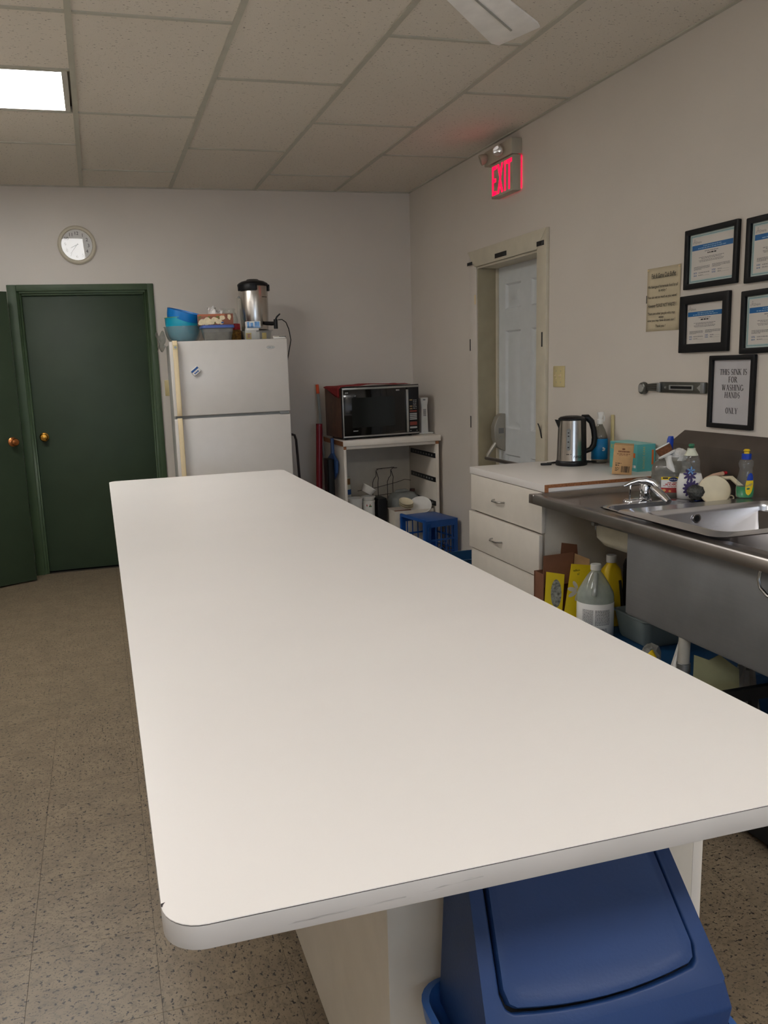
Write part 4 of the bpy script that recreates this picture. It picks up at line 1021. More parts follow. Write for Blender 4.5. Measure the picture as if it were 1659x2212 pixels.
# ================================================================== STAINLESS SINK UNIT
SZ, DK = .876, .858                          # rim height and sunken deck height
sk = thing('sink_unit', 'large stainless steel sink unit with backsplash along the right wall', 'sink', (2.08, 2.2, 0))
OS = (2.08, 2.2, 0)
SX0, SX1, SY0, SY1 = 1.712, 2.40, 1.15, 3.124
dk = MB()
xc = [SX0+.05, 1.84, 2.20, 2.30, SX1]; yc = [SY0+.04, 1.45, 2.50, 2.545, 2.80, SY1-.045]
for a in range(len(xc)-1):
    for b_ in range(len(yc)-1):
        xm, ym = (xc[a]+xc[a+1])/2, (yc[b_]+yc[b_+1])/2
        if 1.84 < xm < 2.20 and 2.545 < ym < 2.80: continue          # hand basin
        if 1.84 < xm < 2.30 and 1.45 < ym < 2.50: continue            # deep bowl
        dk.add([(xc[a], yc[b_], DK), (xc[a+1], yc[b_], DK), (xc[a+1], yc[b_+1], DK), (xc[a], yc[b_+1], DK)], [(0,1,2,3)])
dk.build('deck', 'steel', sk, smooth=0, off=OS)
# rolled rim: front and both ends
def rim(path_pts, prof, nm):
    """sweep a profile (out, z) along a straight edge; given as two end loops"""
    m = MB(); m.loft([[Vector(p)+Vector(d)*a+Vector((0, 0, z)) for a, z in prof] for p, d in path_pts]); return m.build(nm, 'steel', sk, smooth=50, off=OS)
rp = [(.0, .838), (.0, .870), (.005, SZ), (.035, SZ), (.052, DK), (.050, DK-.002), (.033, SZ-.0025), (.007, SZ-.0025), (.004, .868), (.004, .840), (.014, .840), (.014, .838)]
rim([((SX0, SY0, 0), (1, 0, 0)), ((SX0, SY1, 0), (1, 0, 0))], rp, 'front_rim')
rim([((SX0+.004, SY1, 0), (0, -1, 0)), ((SX1, SY1, 0), (0, -1, 0))], rp, 'end_rim')
rim([((SX0+.004, SY0, 0), (0, 1, 0)), ((SX1, SY0, 0), (0, 1, 0))], rp, 'end_rim')
box('rim_corner', 'steel', SX0-.0004, SX0+.036, SY1-.036, SY1+.0004, .8376, SZ+.0004, sk, .003, off=OS)
bs = MB(); bs.loft([[(SX1, y, DK), (SX1, y, 1.052), (XR-.006, y2, 1.106), (XR-.002, y2, 1.106), (XR-.002, y, 1.045), (SX1+.006, y, DK)] for y, y2 in ((SY0, SY0), (SY1+.0015, SY1-.04))])
bs.build('backsplash', 'steel_dark', sk, off=OS)
# deep bowl
db = MB(); cxm, cym = (1.842+2.298)/2, (1.452+2.498)/2
db.loft([[(x, y, z) for x, y in rr(w_, d_, r_, 5, cxm, cym)] for z, w_, d_, r_ in ((DK-.001, .456, 1.046, .03), (.56, .44, 1.03, .05), (.535, .38, .97, .05))], cap0=False, cap1=True)
db.build('deep_bowl', 'steel', sk, smooth=50, off=OS, thick=.002)
ap = MB().box(1.762, 1.766, 1.40, 2.505, .525, .8375).box(1.766, 2.33, 2.501, 2.505, .525, .85).box(1.766, 2.33, 1.40, 1.404, .525, .85).box(1.766, 2.33, 1.404, 2.501, .520, .525)
ap.build('bowl_apron', 'steel_dull', sk, off=OS, bevel=.001)
# small hand basin with undercoat
hb_ = MB(); cxm, cym = 2.02, 2.672
hb_.loft([[(x, y, z) for x, y in rr(w_, d_, r_, 6, cxm, cym)] for z, w_, d_, r_ in ((DK+.004, .375, .270, .05), (DK+.006, .365, .262, .05), (DK+.002, .345, .242, .06), (.74, .33, .23, .06), (.71, .26, .18, .06))], cap0=False)
hb_.build('hand_basin', 'steel_basin', sk, smooth=50, off=OS)
cym = 2.715
ub_ = MB(); ub_.loft([[(x, y, z) for x, y in rr(w_, d_, r_, 6, cxm, cym)] for z, w_, d_, r_ in ((DK-.006, .352, .312, .06), (.775, .347, .307, .06))], cap0=False, cap1=False); ub_.build('basin_outside', 'galv', sk, smooth=50, off=OS)
ub_ = MB(); ub_.loft([[(x, y, z) for x, y in rr(w_, d_, r_, 6, cxm, cym)] for z, w_, d_, r_ in ((.785, .350, .310, .06), (.73, .345, .305, .06), (.705, .32, .28, .08), (.695, .22, .18, .08))], cap0=False); ub_.build('basin_undercoat', 'undercoat', sk, smooth=60, off=OS)
clp = MB().tube([(1.838, 2.82, .84), (1.838, 2.82, .765)], .003, 6).box(1.826, 1.843, 2.812, 2.832, .782, .796)
clp.build('basin_clip', 'galv', sk, off=OS)
MB().tube([(2.02, 2.705, .694), (2.02, 2.705, .60), (2.05, 2.66, .565), (2.20, 2.62, .56)], .022, 12).build('drain_pipe', 'offwhite', sk, off=OS)
for lx, ly in ((1.785, 2.215), (2.30, 2.215), (1.785, 1.45), (2.30, 1.45), (2.34, 3.10)):
    lg = MB().cyl((lx, ly, .008), (lx, ly, .519 if ly < 3 else .836), .0185, 16).build('leg', 'legm', sk, off=OS)
    MB().lathe([(.0195, .40), (.022, .402), (.022, .43), (.0195, .432)], c=(lx, ly, 0), n=18, cap0=False, cap1=False).build('leg_collar', 'galv', lg, off=OS)
    MB().lathe([(.0, 0), (.024, 0), (.022, .012), (.0, .012)], c=(lx, ly, 0), n=16).build('foot', 'galv', lg, off=OS)
hs = MB().tube([(1.752, 1.866, .838), (1.748, 1.87, .82), (1.746, 1.871, .80), (1.746, 1.862, .778), (1.746, 1.835, .762), (1.746, 1.80, .757), (1.746, 1.765, .762), (1.746, 1.74, .78), (1.748, 1.735, .81), (1.752, 1.738, .838)], .005, 8)
hs.build('hanging_ring', 'wire', sk, off=OS)
# faucet on the deck
fc = MB().loft([[(x, y, z) for x, y in rr(w_, d_, r_, 6, 2.045, 2.848)] for z, w_, d_, r_ in ((DK, .125, .052, .025), (DK+.005, .125, .052, .025), (DK+.012, .112, .042, .020), (DK+.014, .10, .03, .014))]).build('faucet', 'chrome', sk, smooth=60, off=OS)
MB().lathe([(.021, 0), (.023, .014), (.019, .030), (.021, .048), (.017, .060), (.0, .064)], c=(2.07, 2.838, DK+.010), n=24).build('faucet_body', 'chrome', fc, off=OS)
MB().tube([(2.100, 2.80, .900), (2.098, 2.807, .918), (2.086, 2.818, .934), (2.062, 2.826, .943), (2.030, 2.832, .943), (2.000, 2.835, .936), (1.982, 2.836, .930), (1.972, 2.837, .925)], [.014, .0165, .017, .0145, .011, .009, .007, .003], 14).build('faucet_lever', 'chrome', fc, smooth=70, off=OS)
MB().tube([(2.090, 2.815, .915), (2.095, 2.785, .900), (2.098, 2.755, .884), (2.098, 2.725, .869)], [.016, .016, .015, .012], 14).build('faucet_spout', 'chrome', fc, smooth=70, off=OS)
MB().cyl((2.0, 2.838, .870), (2.003, 2.838, .930), .0035, 8).build('faucet_rod', 'chrome', fc, off=OS)

# loose drop-in basin sitting across the deep bowl
di = thing('dropin_basin', 'loose stainless drop-in basin resting across the deep sink', 'basin', (2.07, 2.3175, .8775))
def ro(w_, d_, r_, x0=0., y0=0.): return rr(w_, d_, r_, 8, x0, y0)
dL = [(.0, .635, .530, .045, 0, 0), (.0035, .639, .534, .047, 0, 0), (.0060, .625, .520, .045, 0, 0), (.0060, .560, .420, .058, .010, -.030), (.0085, .548, .408, .055, .010, -.030), (.004, .536, .396, .052, .010, -.030), (-.012, .528, .388, .052, .010, -.030), (-.13, .508, .368, .065, .010, -.030), (-.158, .47, .34, .08, .010, -.030), (-.165, .38, .26, .08, .010, -.030), (-.169, .06, .06, .03, .010, -.030)]
MB().loft([[(x, y, z+.004) for x, y in ro(w_, d_, r_, x0, y0)] for z, w_, d_, r_, x0, y0 in dL], cap0=False).build('basin_shell', 'steel_basin', di, smooth=50, thick=.0014)
ov = MB(); ov.ring(ell(.0165, .0165, 24), ell(.0115, .0115, 24), 0, .003)
MT = Matrix.Translation((-.045, .1595, -.026)) @ Matrix.Rotation(math.radians(4.5), 4, 'X') @ FWALL
ov.xf(MT).build('overflow_ring', 'chrome', di, smooth=40)
MB().add([(x, y, .0012) for x, y in ell(.0118, .0118, 24)], [tuple(range(24))]).xf(MT).build('overflow_hole', 'dark', di, smooth=0)
MB().lathe([(.0, 0), (.04, 0), (.042, .002), (.03, .003), (.0, .0015)], c=(.010, -.030, -.1635), n=24).build('drain', 'chrome', di)

# ================================================================== THINGS ON THE WORKTOP
kt = thing('kettle', 'brushed steel electric kettle with black handle and base', 'kettle', (2.243, 3.665, CZ), rz=math.radians(-15.5))
kt.scale = (.9, .9, .95)
MB().lathe([(.0, 0), (.083, 0), (.085, .004), (.084, .020), (.080, .026), (.0, .026)], n=40).build('kettle_base', 'black', kt)
MB().lathe([(.0795, .027), (.079, .03), (.072, .234), (.070, .236), (.0, .236)], n=48).build('kettle_body', 'steel_v', kt)
MB().lathe([(.0, .237), (.0725, .237), (.0725, .243), (.062, .251), (.035, .256), (.0, .257)], n=40).build('kettle_lid', 'black', kt)
MB().loft([[(-.066, -.020, .236), (-.066, .020, .236), (-.064, .016, .185), (-.064, -.016, .185)], [(-.094, -.008, .240), (-.094, .008, .240), (-.074, .006, .195), (-.074, -.006, .195)]]).build('spout', 'black', kt, .002)
sp_ = MB(); a0 = [(.0735*math.cos(a), .0735*math.sin(a)) for a in [math.radians(d) for d in range(-62, 63, 8)]]
top_ = [(x*.965, y*.965) for x, y in a0]
ins_ = lambda L, k: [(x*k, y*k) for x, y in L[::-1]]
sp_.loft([[(x*1.10, y*1.10, .027) for x, y in a0]+[(x, y, .027) for x, y in ins_(a0, 1.0)], [(x*1.03, y*1.03, .236) for x, y in a0]+[(x, y, .236) for x, y in ins_(a0, .95)]])
sp_.build('handle_spine', 'black', kt)
MB().tube([(.055, 0, .244), (.085, 0, .243), (.108, 0, .222), (.121, 0, .180), (.127, 0, .135), (.122, 0, .10), (.105, 0, .078), (.076, 0, .068)], [.016, .018, .017, .0155, .0155, .0155, .014, .013], 12).build('handle', 'black', kt, smooth=70)
wg = MB()
def wall_patch(w_, h_, n=10):
    m = MB(); l = rr(w_, h_, min(w_, h_)/2*.98, 6); m.loft([[(x, y, .0) for x, y in l], [(x, y, .0022) for x, y in l]]); return m
wall_patch(.021, .118)
wp = wall_patch(.021, .112); wrap(wp, .0765).xf(Matrix.Translation((0, 0, .138)) @ Matrix.Rotation(math.radians(-28), 4, 'Z')).build('water_gauge', 'gasket', kt)
gm = MB()
for zz in (.035, .018, -.012, -.04): quad(gm, -.004, .004, zz-.003, zz+.003, .0030)
wrap(gm, .0765).xf(Matrix.Translation((0, 0, .138)) @ Matrix.Rotation(math.radians(-28), 4, 'Z')).build('gauge_marks', 'ink', kt, smooth=0)
tw = MB(); text(tw, 'FVFGC', 0, 0, w_=.048, h=.014, z=.0012, shear=.2); wrap(tw, .0785).xf(Matrix.Translation((0, 0, .048)) @ Matrix.Rotation(math.radians(10), 4, 'Z')).build('marker_letters', 'ink', kt, smooth=0)
tw = MB(); dashes(tw, -.014, .014, 0, .004, .001, random.Random(1), .03); wrap(tw, .0782).xf(Matrix.Translation((0, 0, .062)) @ Matrix.Rotation(math.radians(-26), 4, 'Z')).build('brand_mark', 'ink', kt, smooth=0)
MB().tube([(.082, .0, .012), (.115, -.004, .012), (.135, .006, .010), (.15, .04, .006), (.12, .085, .005), (.05, .105, .005), (-.05, .095, .005), (-.105, .055, .007), (-.125, .03, .009)], .0048, 8).build('kettle_cord', 'black', kt, smooth=60)
MB().loft([[(x*1.0-.135, y+.02, z) for x, y in rr(.06, .02, .006, 3)] for z in (.0, .012)]).build('cord_plug', 'black', kt, .003)

sb_ = thing('spray_bottle', 'smoky clear spray bottle with blue label and white trigger head', 'spray bottle', (2.398, 3.66, CZ), rz=math.radians(-16))
sb_.scale = (.88, .88, .96)
MB().lathe([(.0, 0), (.041, 0), (.044, .004), (.044, .125), (.042, .140), (.030, .172), (.017, .196), (.015, .202), (.0, .202)], n=36).build('bottle_body', 'spraydark', sb_)
MB().lathe([(.0448, .022), (.0448, .128)], n=36, cap0=False, cap1=False).build('blue_label', 'labelblue', sb_, thick=.0004)
sp = MB()
for a in (100, 20, 250, 310): sp.add([(.012*math.cos(math.radians(a))*.5+x, .075+.012*math.sin(math.radians(a))*.5+y, .0012) for x, y in ell(.006, .004, 10)], [tuple(range(10))])
wrap(sp, .0448).xf(Matrix.Rotation(math.radians(12), 4, 'Z')).build('label_splash', 'label', sb_, smooth=0)
MB().lathe([(.0, .2025), (.017, .2025), (.017, .225), (.012, .230), (.0, .230)], n=20).build('spray_collar', 'white', sb_)
MB().loft([[(x+o_, y, z) for x, y in rr(w_, .022, .006, 3)] for z, w_, o_ in ((.2305, .022, 0), (.245, .026, .002), (.258, .040, .004), (.264, .034, .0))]).build('spray_head', 'white', sb_)
MB().tube([(.018, 0, .252), (.024, 0, .236), (.022, 0, .215)], [.005, .005, .004], 8).build('trigger', 'white', sb_)
tn = tag(MB().box(2.4335, 2.4445, 3.605, 3.622, CZ, 1.148).build('wooden_stick', 'ivory', bevel=.002), 'tan wooden stick standing behind the spray bottle', 'stick')

tbx = thing('teal_carton', 'teal cardboard carton with mustard lettering on the worktop', 'carton', (2.392, 3.383, CZ), rz=math.radians(-2))
box('carton_body', 'tealbox', -.047, .047, -.112, .112, 0, .124, tbx, .0012)
box('carton_lid', 'teallt', -.0465, .0465, -.1115, .1115, .1241, .1248, tbx)
LW = Matrix(((0,0,-1,0),(-1,0,0,0),(0,1,0,0),(0,0,0,1)))
tt = MB(); text(tt, 'RONCO', -.062, .102, w_=.080, h=.022, z=.0004); tt.xf(Matrix.Translation((-.0473, 0, 0)) @ LW).build('front_lettering', 'gold', tbx, smooth=0)
tt = MB(); text(tt, 'RONCO CARE', 0, .064, w_=.10, h=.010, z=.0004, rot=PI/2, spacing=1.1); tt.v = [Vector((p.x-.012, p.y, p.z)) for p in tt.v]; tt.xf(Matrix.Translation((0, -.1123, 0)) @ FWALL).build('end_lettering', 'gold', tbx, smooth=0)
tt = MB(); quad(tt, .028, .038, .03, .098, .0003); tt.xf(Matrix.Translation((0, -.1123, 0)) @ FWALL).build('orange_band', 'orangep', tbx, smooth=0)
tt = MB(); quad(tt, .083, .098, .062, .084, .0003); tt.xf(Matrix.Translation((-.0473, 0, 0)) @ LW).build('orange_square', 'orangep', tbx, smooth=0)
tt = MB(); dashes(tt, .055, .104, .022, .012, .0003, random.Random(9), .03); tt.xf(Matrix.Translation((-.0473, 0, 0)) @ LW).build('white_print', 'label', tbx, smooth=0)

kb = thing('kraft_box', 'small brown kraft box with barcode in front of the teal carton', 'box', (2.243, 3.245, CZ), rot=(0, math.radians(3.5), math.radians(-36)))
box('box_body', 'kraft', -.042, .042, -.024, .024, .002, .135, kb, .001)
box('box_flap', 'kraft', -.041, .041, -.023, .024, .1365, .138, kb)
kp = MB(); rg = random.Random(12)
x = -.004
while x < .030:
    w_ = rg.choice((.0008, .0014, .0022)); quad(kp, x, x+w_, .012, .040, 0); x += w_+rg.choice((.0008, .0014))
for k, yy in enumerate((.052, .043, .033, .028, .023, .018)): dashes(kp, -.030, (-.004, -.014, -.012, -.012, -.014, -.02)[k], yy, (.003, .004, .002, .002, .002, .002)[k], 0, rg, .012)
kp.xf(Matrix.Translation((0, -.0243, 0)) @ FWALL).build('barcode_print', 'ink', kb, smooth=0)
kp = MB()
dashes(kp, -.022, .028, .105, .007, 0, rg, .007); dashes(kp, -.026, .028, .094, .003, 0, rg, .012); dashes(kp, -.018, .022, .088, .002, 0, rg, .010); kp.add([(.0+x, .116+y, 0) for x, y in ell(.007, .004, 12)], [tuple(range(12))])
kp.xf(Matrix.Translation((0, -.0243, 0)) @ FWALL).build('brown_print', 'brownbox', kb, smooth=0)

# ================================================================== THINGS ON THE SINK DECK
bh = thing('brush_jug', 'cut grey plastic juice jug holding dish brushes', 'jug', (2.243, 2.90, DK), rz=math.radians(-36))
jl = [(0, .152, .11, .03), (.008, .162, .118, .035), (.085, .160, .116, .035), (.092, .155, .111, .035), (.100, .160, .116, .035), (.124, .156, .114, .04), (.140, .135, .104, .04), (.148, .112, .096, .042), (.150, .108, .092, .042), (.164, .108, .092, .042), (.164, .100, .084, .04), (.146, .100, .084, .04), (.12, .146, .104, .035), (.012, .150, .106, .03)]
MB().loft([[(x, y, z) for x, y in rr(w_, d_, r_, 6)] for z, w_, d_, r_ in jl]).build('jug_body', 'greyjug', bh, smooth=50)
lb = MB(); 
box('label', 'label', -.042, .046, -.0605, -.0595, .022, .086, bh)
box('label_top_band', 'yellow', -.042, .046, -.0609, -.0606, .074, .086, bh)
box('label_fruit_band', 'cranberry', -.042, .046, -.0609, -.0606, .022, .042, bh)
ov_ = MB().add([(.004+x, -.0613, .076+z) for x, z in ell(.017, .0095, 24)], [tuple(range(24))]).build('logo_oval', mat('logo_navy', (16, 36, 90), .5), bh, smooth=0)
lt2 = MB(); text(lt2, 'Ocean Spray', .004, .0755, w_=.028, h=.006, z=.0); lt2.xf(Matrix.Translation((0, -.0616, 0)) @ FWALL).build('logo_lettering', 'label', bh, smooth=0)
lt2 = MB(); rg = random.Random(6); dashes(lt2, -.018, .026, .062, .003, 0, rg, .014); dashes(lt2, -.026, .034, .056, .004, 0, rg, .016); dashes(lt2, -.034, .038, .050, .002, 0, rg, .01); dashes(lt2, -.016, .022, .046, .002, 0, rg, .01); lt2.xf(Matrix.Translation((0, -.0610, 0)) @ FWALL).build('label_text', 'cranberry', bh, smooth=0)
lt2 = MB(); dashes(lt2, -.036, -.016, .081, .006, 0, rg, .018); dashes(lt2, .026, .042, .082, .004, 0, rg, .018); lt2.xf(Matrix.Translation((0, -.0612, 0)) @ FWALL).build('band_text', 'ink', bh, smooth=0)
lt2 = MB()
for cx0, cz0, r0 in ((-.03, .031, .007), (.028, .033, .006), (-.008, .028, .005)): lt2.add([(cx0+x, -.0612, cz0+z) for x, z in ell(r0, r0*.8, 12)], [tuple(range(12))])
lt2.build('label_fruit', 'peach', bh, smooth=0)
def P(x, y, z): return Vector((x, y, z))
# brown scrub brush
b1 = thing('scrub_brush', 'white handled scrub brush with brown bristles in the grey jug', 'brush', (2.196, 2.895, 1.025))
q = Matrix.Translation((.005, -.01, .012)) @ Matrix.Rotation(math.radians(-22), 4, 'Y') @ Matrix.Rotation(math.radians(-20), 4, 'X')
MB().lathe([(.0, -.012), (.035, -.010), (.040, -.004), (.038, .0), (.0, .0)], n=24, sx=1.0, sy=.6).xf(q).build('brush_back', 'white', b1)
MB().lathe([(.030, .0005), (.034, .016), (.034, .030), (.0, .031)], n=24, sx=1.0, sy=.6, cap0=False).xf(q).build('bristles', 'bristle', b1)
MB().lathe([(.0335, .0312), (.032, .036), (.0, .037)], n=24, sx=1., sy=.6, cap0=False).xf(q).build('bristle_tips', 'bristlew', b1)
MB().tube([q @ P(0, 0, -.012), q @ P(-.006, 0, -.03), q @ P(-.014, 0, -.05), q @ P(-.008, 0, -.085)], [.016, .012, .016, .010], 12).build('brush_knob', 'white', b1, smooth=70)
# white round dish brush
b2 = thing('dish_brush', 'round white bristle dish brush with blue handle in the grey jug', 'brush', (2.252, 2.88, .975))
q = Matrix.Translation((.0, -.005, .045)) @ Matrix.Rotation(math.radians(28), 4, 'Y')
rg = random.Random(3)
bl = MB().lathe([(.0, -.036), (.014, -.034), (.026, -.022), (.031, .0), (.028, .020), (.015, .034), (.0, .036)], n=24)
bl.v = [p*rg.uniform(.97, 1.03) for p in bl.v]
for k in range(260):                        # bristle tips
    a_, h_ = rg.uniform(0, 2*PI), rg.uniform(-1, 1); c_ = math.sqrt(1-h_*h_); d = Vector((c_*math.cos(a_), c_*math.sin(a_), h_*1.12))
    t_ = d.cross(Vector((.3, .5, .8))).normalized()*.0022
    bl.add([d*.029+t_, d*.029-t_, d*rg.uniform(.033, .037)], [(0, 1, 2)])
bl.xf(q).build('bristles', 'bristlew', b2, smooth=0)
MB().tube([q @ P(.0, .0, -.036), q @ P(-.006, .004, -.06), q @ P(-.014, .006, -.09)], [.010, .009, .009], 10).build('brush_neck', 'bluep', b2)
# blue handle end sticking up
b3 = thing('bottle_brush', 'royal blue bottle brush handle standing up in the grey jug', 'brush', (2.247, 2.93, .955))
MB().loft([[(x+o_, y, z) for x, y in rr(w_, .018, .008, 5)] for z, w_, o_ in ((-.08, .012, -.01), (.05, .016, -.002), (.095, .028, .002), (.135, .026, .006), (.146, .018, .007))]).build('handle_end', 'blue', b3, smooth=60)

# flowered soap bottle
sbt = thing('flowered_bottle', 'clear soap bottle with white sleeve and purple flowers', 'bottle', (2.240, 2.785, DK), rz=math.radians(-36))
sbt.scale = (.82, .82, .93)
MB().lathe([(.0, 0), (.052, 0), (.056, .01), (.060, .045), (.056, .085), (.046, .118), (.040, .138), (.042, .158), (.041, .172), (.032, .190), (.0, .191)], n=36, sx=1., sy=.62).build('bottle_body', 'clear', sbt)
MB().lathe([(.0565, .006), (.0608, .045), (.0568, .085), (.0478, .114)], n=36, sx=1., sy=.62, cap0=False, cap1=False).build('white_sleeve', 'label', sbt, thick=.0004)
MB().lathe([(.0, .1915), (.032, .1915), (.030, .196), (.019, .214), (.018, .222), (.0, .222)], n=28).build('bottle_shoulder', 'offwhite', sbt)
MB().lathe([(.0, .2225), (.010, .2225), (.010, .228), (.015, .232), (.012, .240), (.0, .242)], n=20).build('bottle_cap', 'capgreen', sbt)
def flower(cx0, cz0, r, n, sq, m, nm, lift):
    f_ = MB()
    for k in range(n):
        a = 2*PI*k/n+.2; px, pz = cx0+r*.6*math.cos(a), cz0+r*.6*math.sin(a)
        f_.add([(px+(x*math.cos(a)-y*math.sin(a))*r*.5, pz+(x*math.sin(a)+y*math.cos(a))*r*.5, lift+.0002*k) for x, y in ell(1, .38, 10)], [tuple(range(10))])
    f_.v = [Vector((p.x, -math.sqrt(max(.0001, 1-(p.x/.062)**2))*.062*.62-.0012-p.z, p.y)) for p in f_.v]
    f_.build(nm, m, sbt, smooth=0)
flower(-.004, .112, .028, 9, 1, 'purple', 'upper_flower', .0)
flower(.004, .052, .036, 13, 1, 'purple', 'lower_flower', .0)
flower(.0, .130, .017, 5, 1, 'bluep', 'upper_petals', .0004)
stt = MB(); stt.add([(-.003, -.0402, .085), (.0, -.0402, .085), (.002, -.0402, .105), (-.001, -.0402, .105)], [(0,1,2,3)]); stt.build('printed_stem', 'stem', sbt, smooth=0)
sq_ = tag(MB().lathe([(.0, -.03), (.018, -.027), (.030, -.012), (.033, .004), (.026, .02), (.012, .028), (.0, .03)], n=18).build('steel_scrubber', 'mesh', smooth=20), 'dark steel wool scrubber before the flowered bottle', 'scrubber')
sq_.location = (2.222, 2.728, DK+.038)
rg = random.Random(5)
for v_ in sq_.data.vertices: v_.co *= rg.uniform(.85, 1.08)
pd = thing('scrub_pad', 'small orange and blue scrub pad at the basin edge', 'scrub pad', (2.262, 2.742, DK))
box('blue_pad', 'blue', -.03, .012, -.010, .012, .0, .012, pd, .004); box('orange_pad', 'orange', -.010, .022, -.012, .010, .0125, .022, pd, .004)
# cream disc (stopper / strainer plate) leaning on the deck
cdk = thing('cream_disc', 'round cream plastic disc leaning at the back of the sink', 'disc', (2.286, 2.70, DK+.046), rot=(math.radians(62), math.radians(16), math.radians(-32)))
cdk.scale = (.88, .88, .88)
MB().lathe([(.0, -.006), (.066, -.006), (.068, -.003), (.068, .003), (.064, .006), (.060, .005), (.0, .005)], n=44).build('disc_plate', 'creamdisc', cdk)
MB().lathe([(.0, -.012), (.06, -.012), (.062, -.0065), (.0, -.0065)], n=40).build('disc_rim', 'offwhite', cdk)
MB().tube([(.075+.010*math.cos(a), -.012+.010*math.sin(a), -.003) for a in [2*PI*i/18 for i in range(18)]], .0028, 8, closed=True).build('disc_ring', 'creamdisc', cdk)
wh = thing('scraper', 'pale plastic scraper with red tip lying behind the cream disc', 'scraper', (2.352, 2.762, DK+.08))
MB().tube([(-.06, .0, -.002), (-.02, .0, .012), (.02, -.005, .02)], [.010, .010, .008], 10).build('scraper_handle', mat('pale_pink_plastic', (214, 176, 150), .5), wh)
MB().tube([(.0205, -.005, .020), (.034, -.006, .022)], [.008, .006], 10).build('scraper_tip', 'red', wh)
MB().tube([(.0, .015, .0), (.03, -.04, .005), (.035, -.10, -.03)], [.008, .009, .009], 10).build('scraper_loop', 'creamdisc', wh)
# yellow label dish soap
sl_ = thing('dish_soap', 'clear bottle of green dish soap with yellow label and blue cap', 'bottle', (2.325, 2.585, .8885), rz=math.radians(-38))
sl_.scale = (.80, .80, .97)
MB().lathe([(.0, .0), (.034, 0), (.038, .006), (.040, .030), (.036, .070), (.029, .100), (.027, .115), (.032, .125), (.033, .135), (.028, .146), (.020, .150), (.0, .150)], n=32, sx=1, sy=.72).build('bottle_body', 'clear', sl_)
MB().lathe([(.0, .002), (.032, .002), (.0365, .007), (.0385, .030), (.038, .044), (.0, .044)], n=32, sx=1, sy=.72).build('soap', 'soap', sl_)
MB().lathe([(.0, .1505), (.021, .1505), (.021, .172), (.0, .172)], n=24).build('bottle_cap', 'blue', sl_)
MB().lathe([(.0, .1725), (.012, .1725), (.011, .180), (.015, .184), (.010, .189), (.0, .190)], n=20).build('cap_nozzle', 'yellowp', sl_)
def on_bottle(mb, zoff=.0):
    mb.v = [Vector((p.x, -math.sqrt(max(.05, 1-(p.x/.042)**2))*.042*.72-p.z-.0003, p.y)) for p in mb.v]; return mb
yl = MB(); yl.grid(lambda u, v: (.016+(2*u-1)*.0165*math.sqrt(max(0., 1-(2*v-1)**2))+.006*(v-.5), .012+.078*v, .0), 8, 14); on_bottle(yl).build('yellow_label', 'yellow', sl_)
yl = MB(); yl.grid(lambda u, v: (.0195+(2*u-1)*.0135*math.sqrt(max(0., 1-v**2))-.002+.002*v, .070+.030*v, .0006), 6, 8); on_bottle(yl).build('blue_label', 'blue', sl_)
yl = MB(); text(yl, 'Sunlight', .016, .052, w_=.028, h=.011, z=.0012, rot=.35); on_bottle(yl).build('label_lettering', 'inkblue', sl_, smooth=0)
yl = MB(); yl.add([(.012+x*.9+y*.3, .038+y, .001) for x, y in ell(.008, .004, 12)], [tuple(range(12))]); on_bottle(yl).build('label_leaf', 'stem', sl_, smooth=0)

# ================================================================== UNDER THE SINK
to = thing('storage_tote', 'blue plastic storage tote with lid under the sink', 'tote', (2.07, 2.735, 0))
MB().loft([[(x, y, z) for x, y in rr(w_, d_, .04, 5)] for z, w_, d_ in ((0, .52, .66), (.255, .58, .72), (.262, .60, .745))]).build('tote_body', 'tote', to)
MB().loft([[(x, y, z) for x, y in rr(w_, d_, .04, 5)] for z, w_, d_ in ((.2625, .62, .765), (.278, .62, .765), (.282, .60, .745), (.280, .56, .70))]).build('tote_lid', 'tote', to)
TT = .2825
gj = thing('cleaner_jug', 'clear gallon jug of cleaner with white label and cap', 'jug', (1.918, 2.935, TT), rz=math.radians(-30))
gj.scale = (.89, .89, .97)
MB().lathe([(.0, 0), (.076, 0), (.082, .006), (.084, .04), (.084, .185), (.080, .202), (.058, .240), (.036, .274), (.024, .288), (.021, .296), (.0, .296)], n=44).build('jug_body', 'cleaner', gj)
MB().lathe([(.0, .004), (.074, .004), (.0815, .012), (.0815, .185), (.076, .202), (.064, .224), (.0, .225)], n=44).build('liquid', 'cleaner', gj)
MB().lathe([(.0, .2965), (.0245, .2965), (.0245, .318), (.022, .321), (.0, .321)], n=28).build('jug_cap', 'white', gj)
MB().tube([(.0, -.026, .283), (-.002, -.056, .262), (-.006, -.078, .232), (-.010, -.086, .200)], [.010, .011, .011, .012], 10).build('jug_handle', 'jugmilk', gj)
lb = MB(); lb.grid(lambda u, v: (-.118+.236*u, .012+.150*v, .0012), 24, 2); wrap(lb, .0842).build('label', 'label', gj, thick=.0004)
lt2 = MB(); rg = random.Random(21)
for k in range(14): dashes(lt2, -.062, -.012, .136-.0048*k, .0026, .0024, rg, .007)
for k in range(14): dashes(lt2, -.004, .066, .136-.0048*k, .0026, .0024, rg, .008)
for k in range(6): dashes(lt2, -.06, .05, .055-.006*k, .003, .0024, rg, .012)
wrap(lt2, .0842).build('label_text', 'inkgrey', gj, smooth=0)

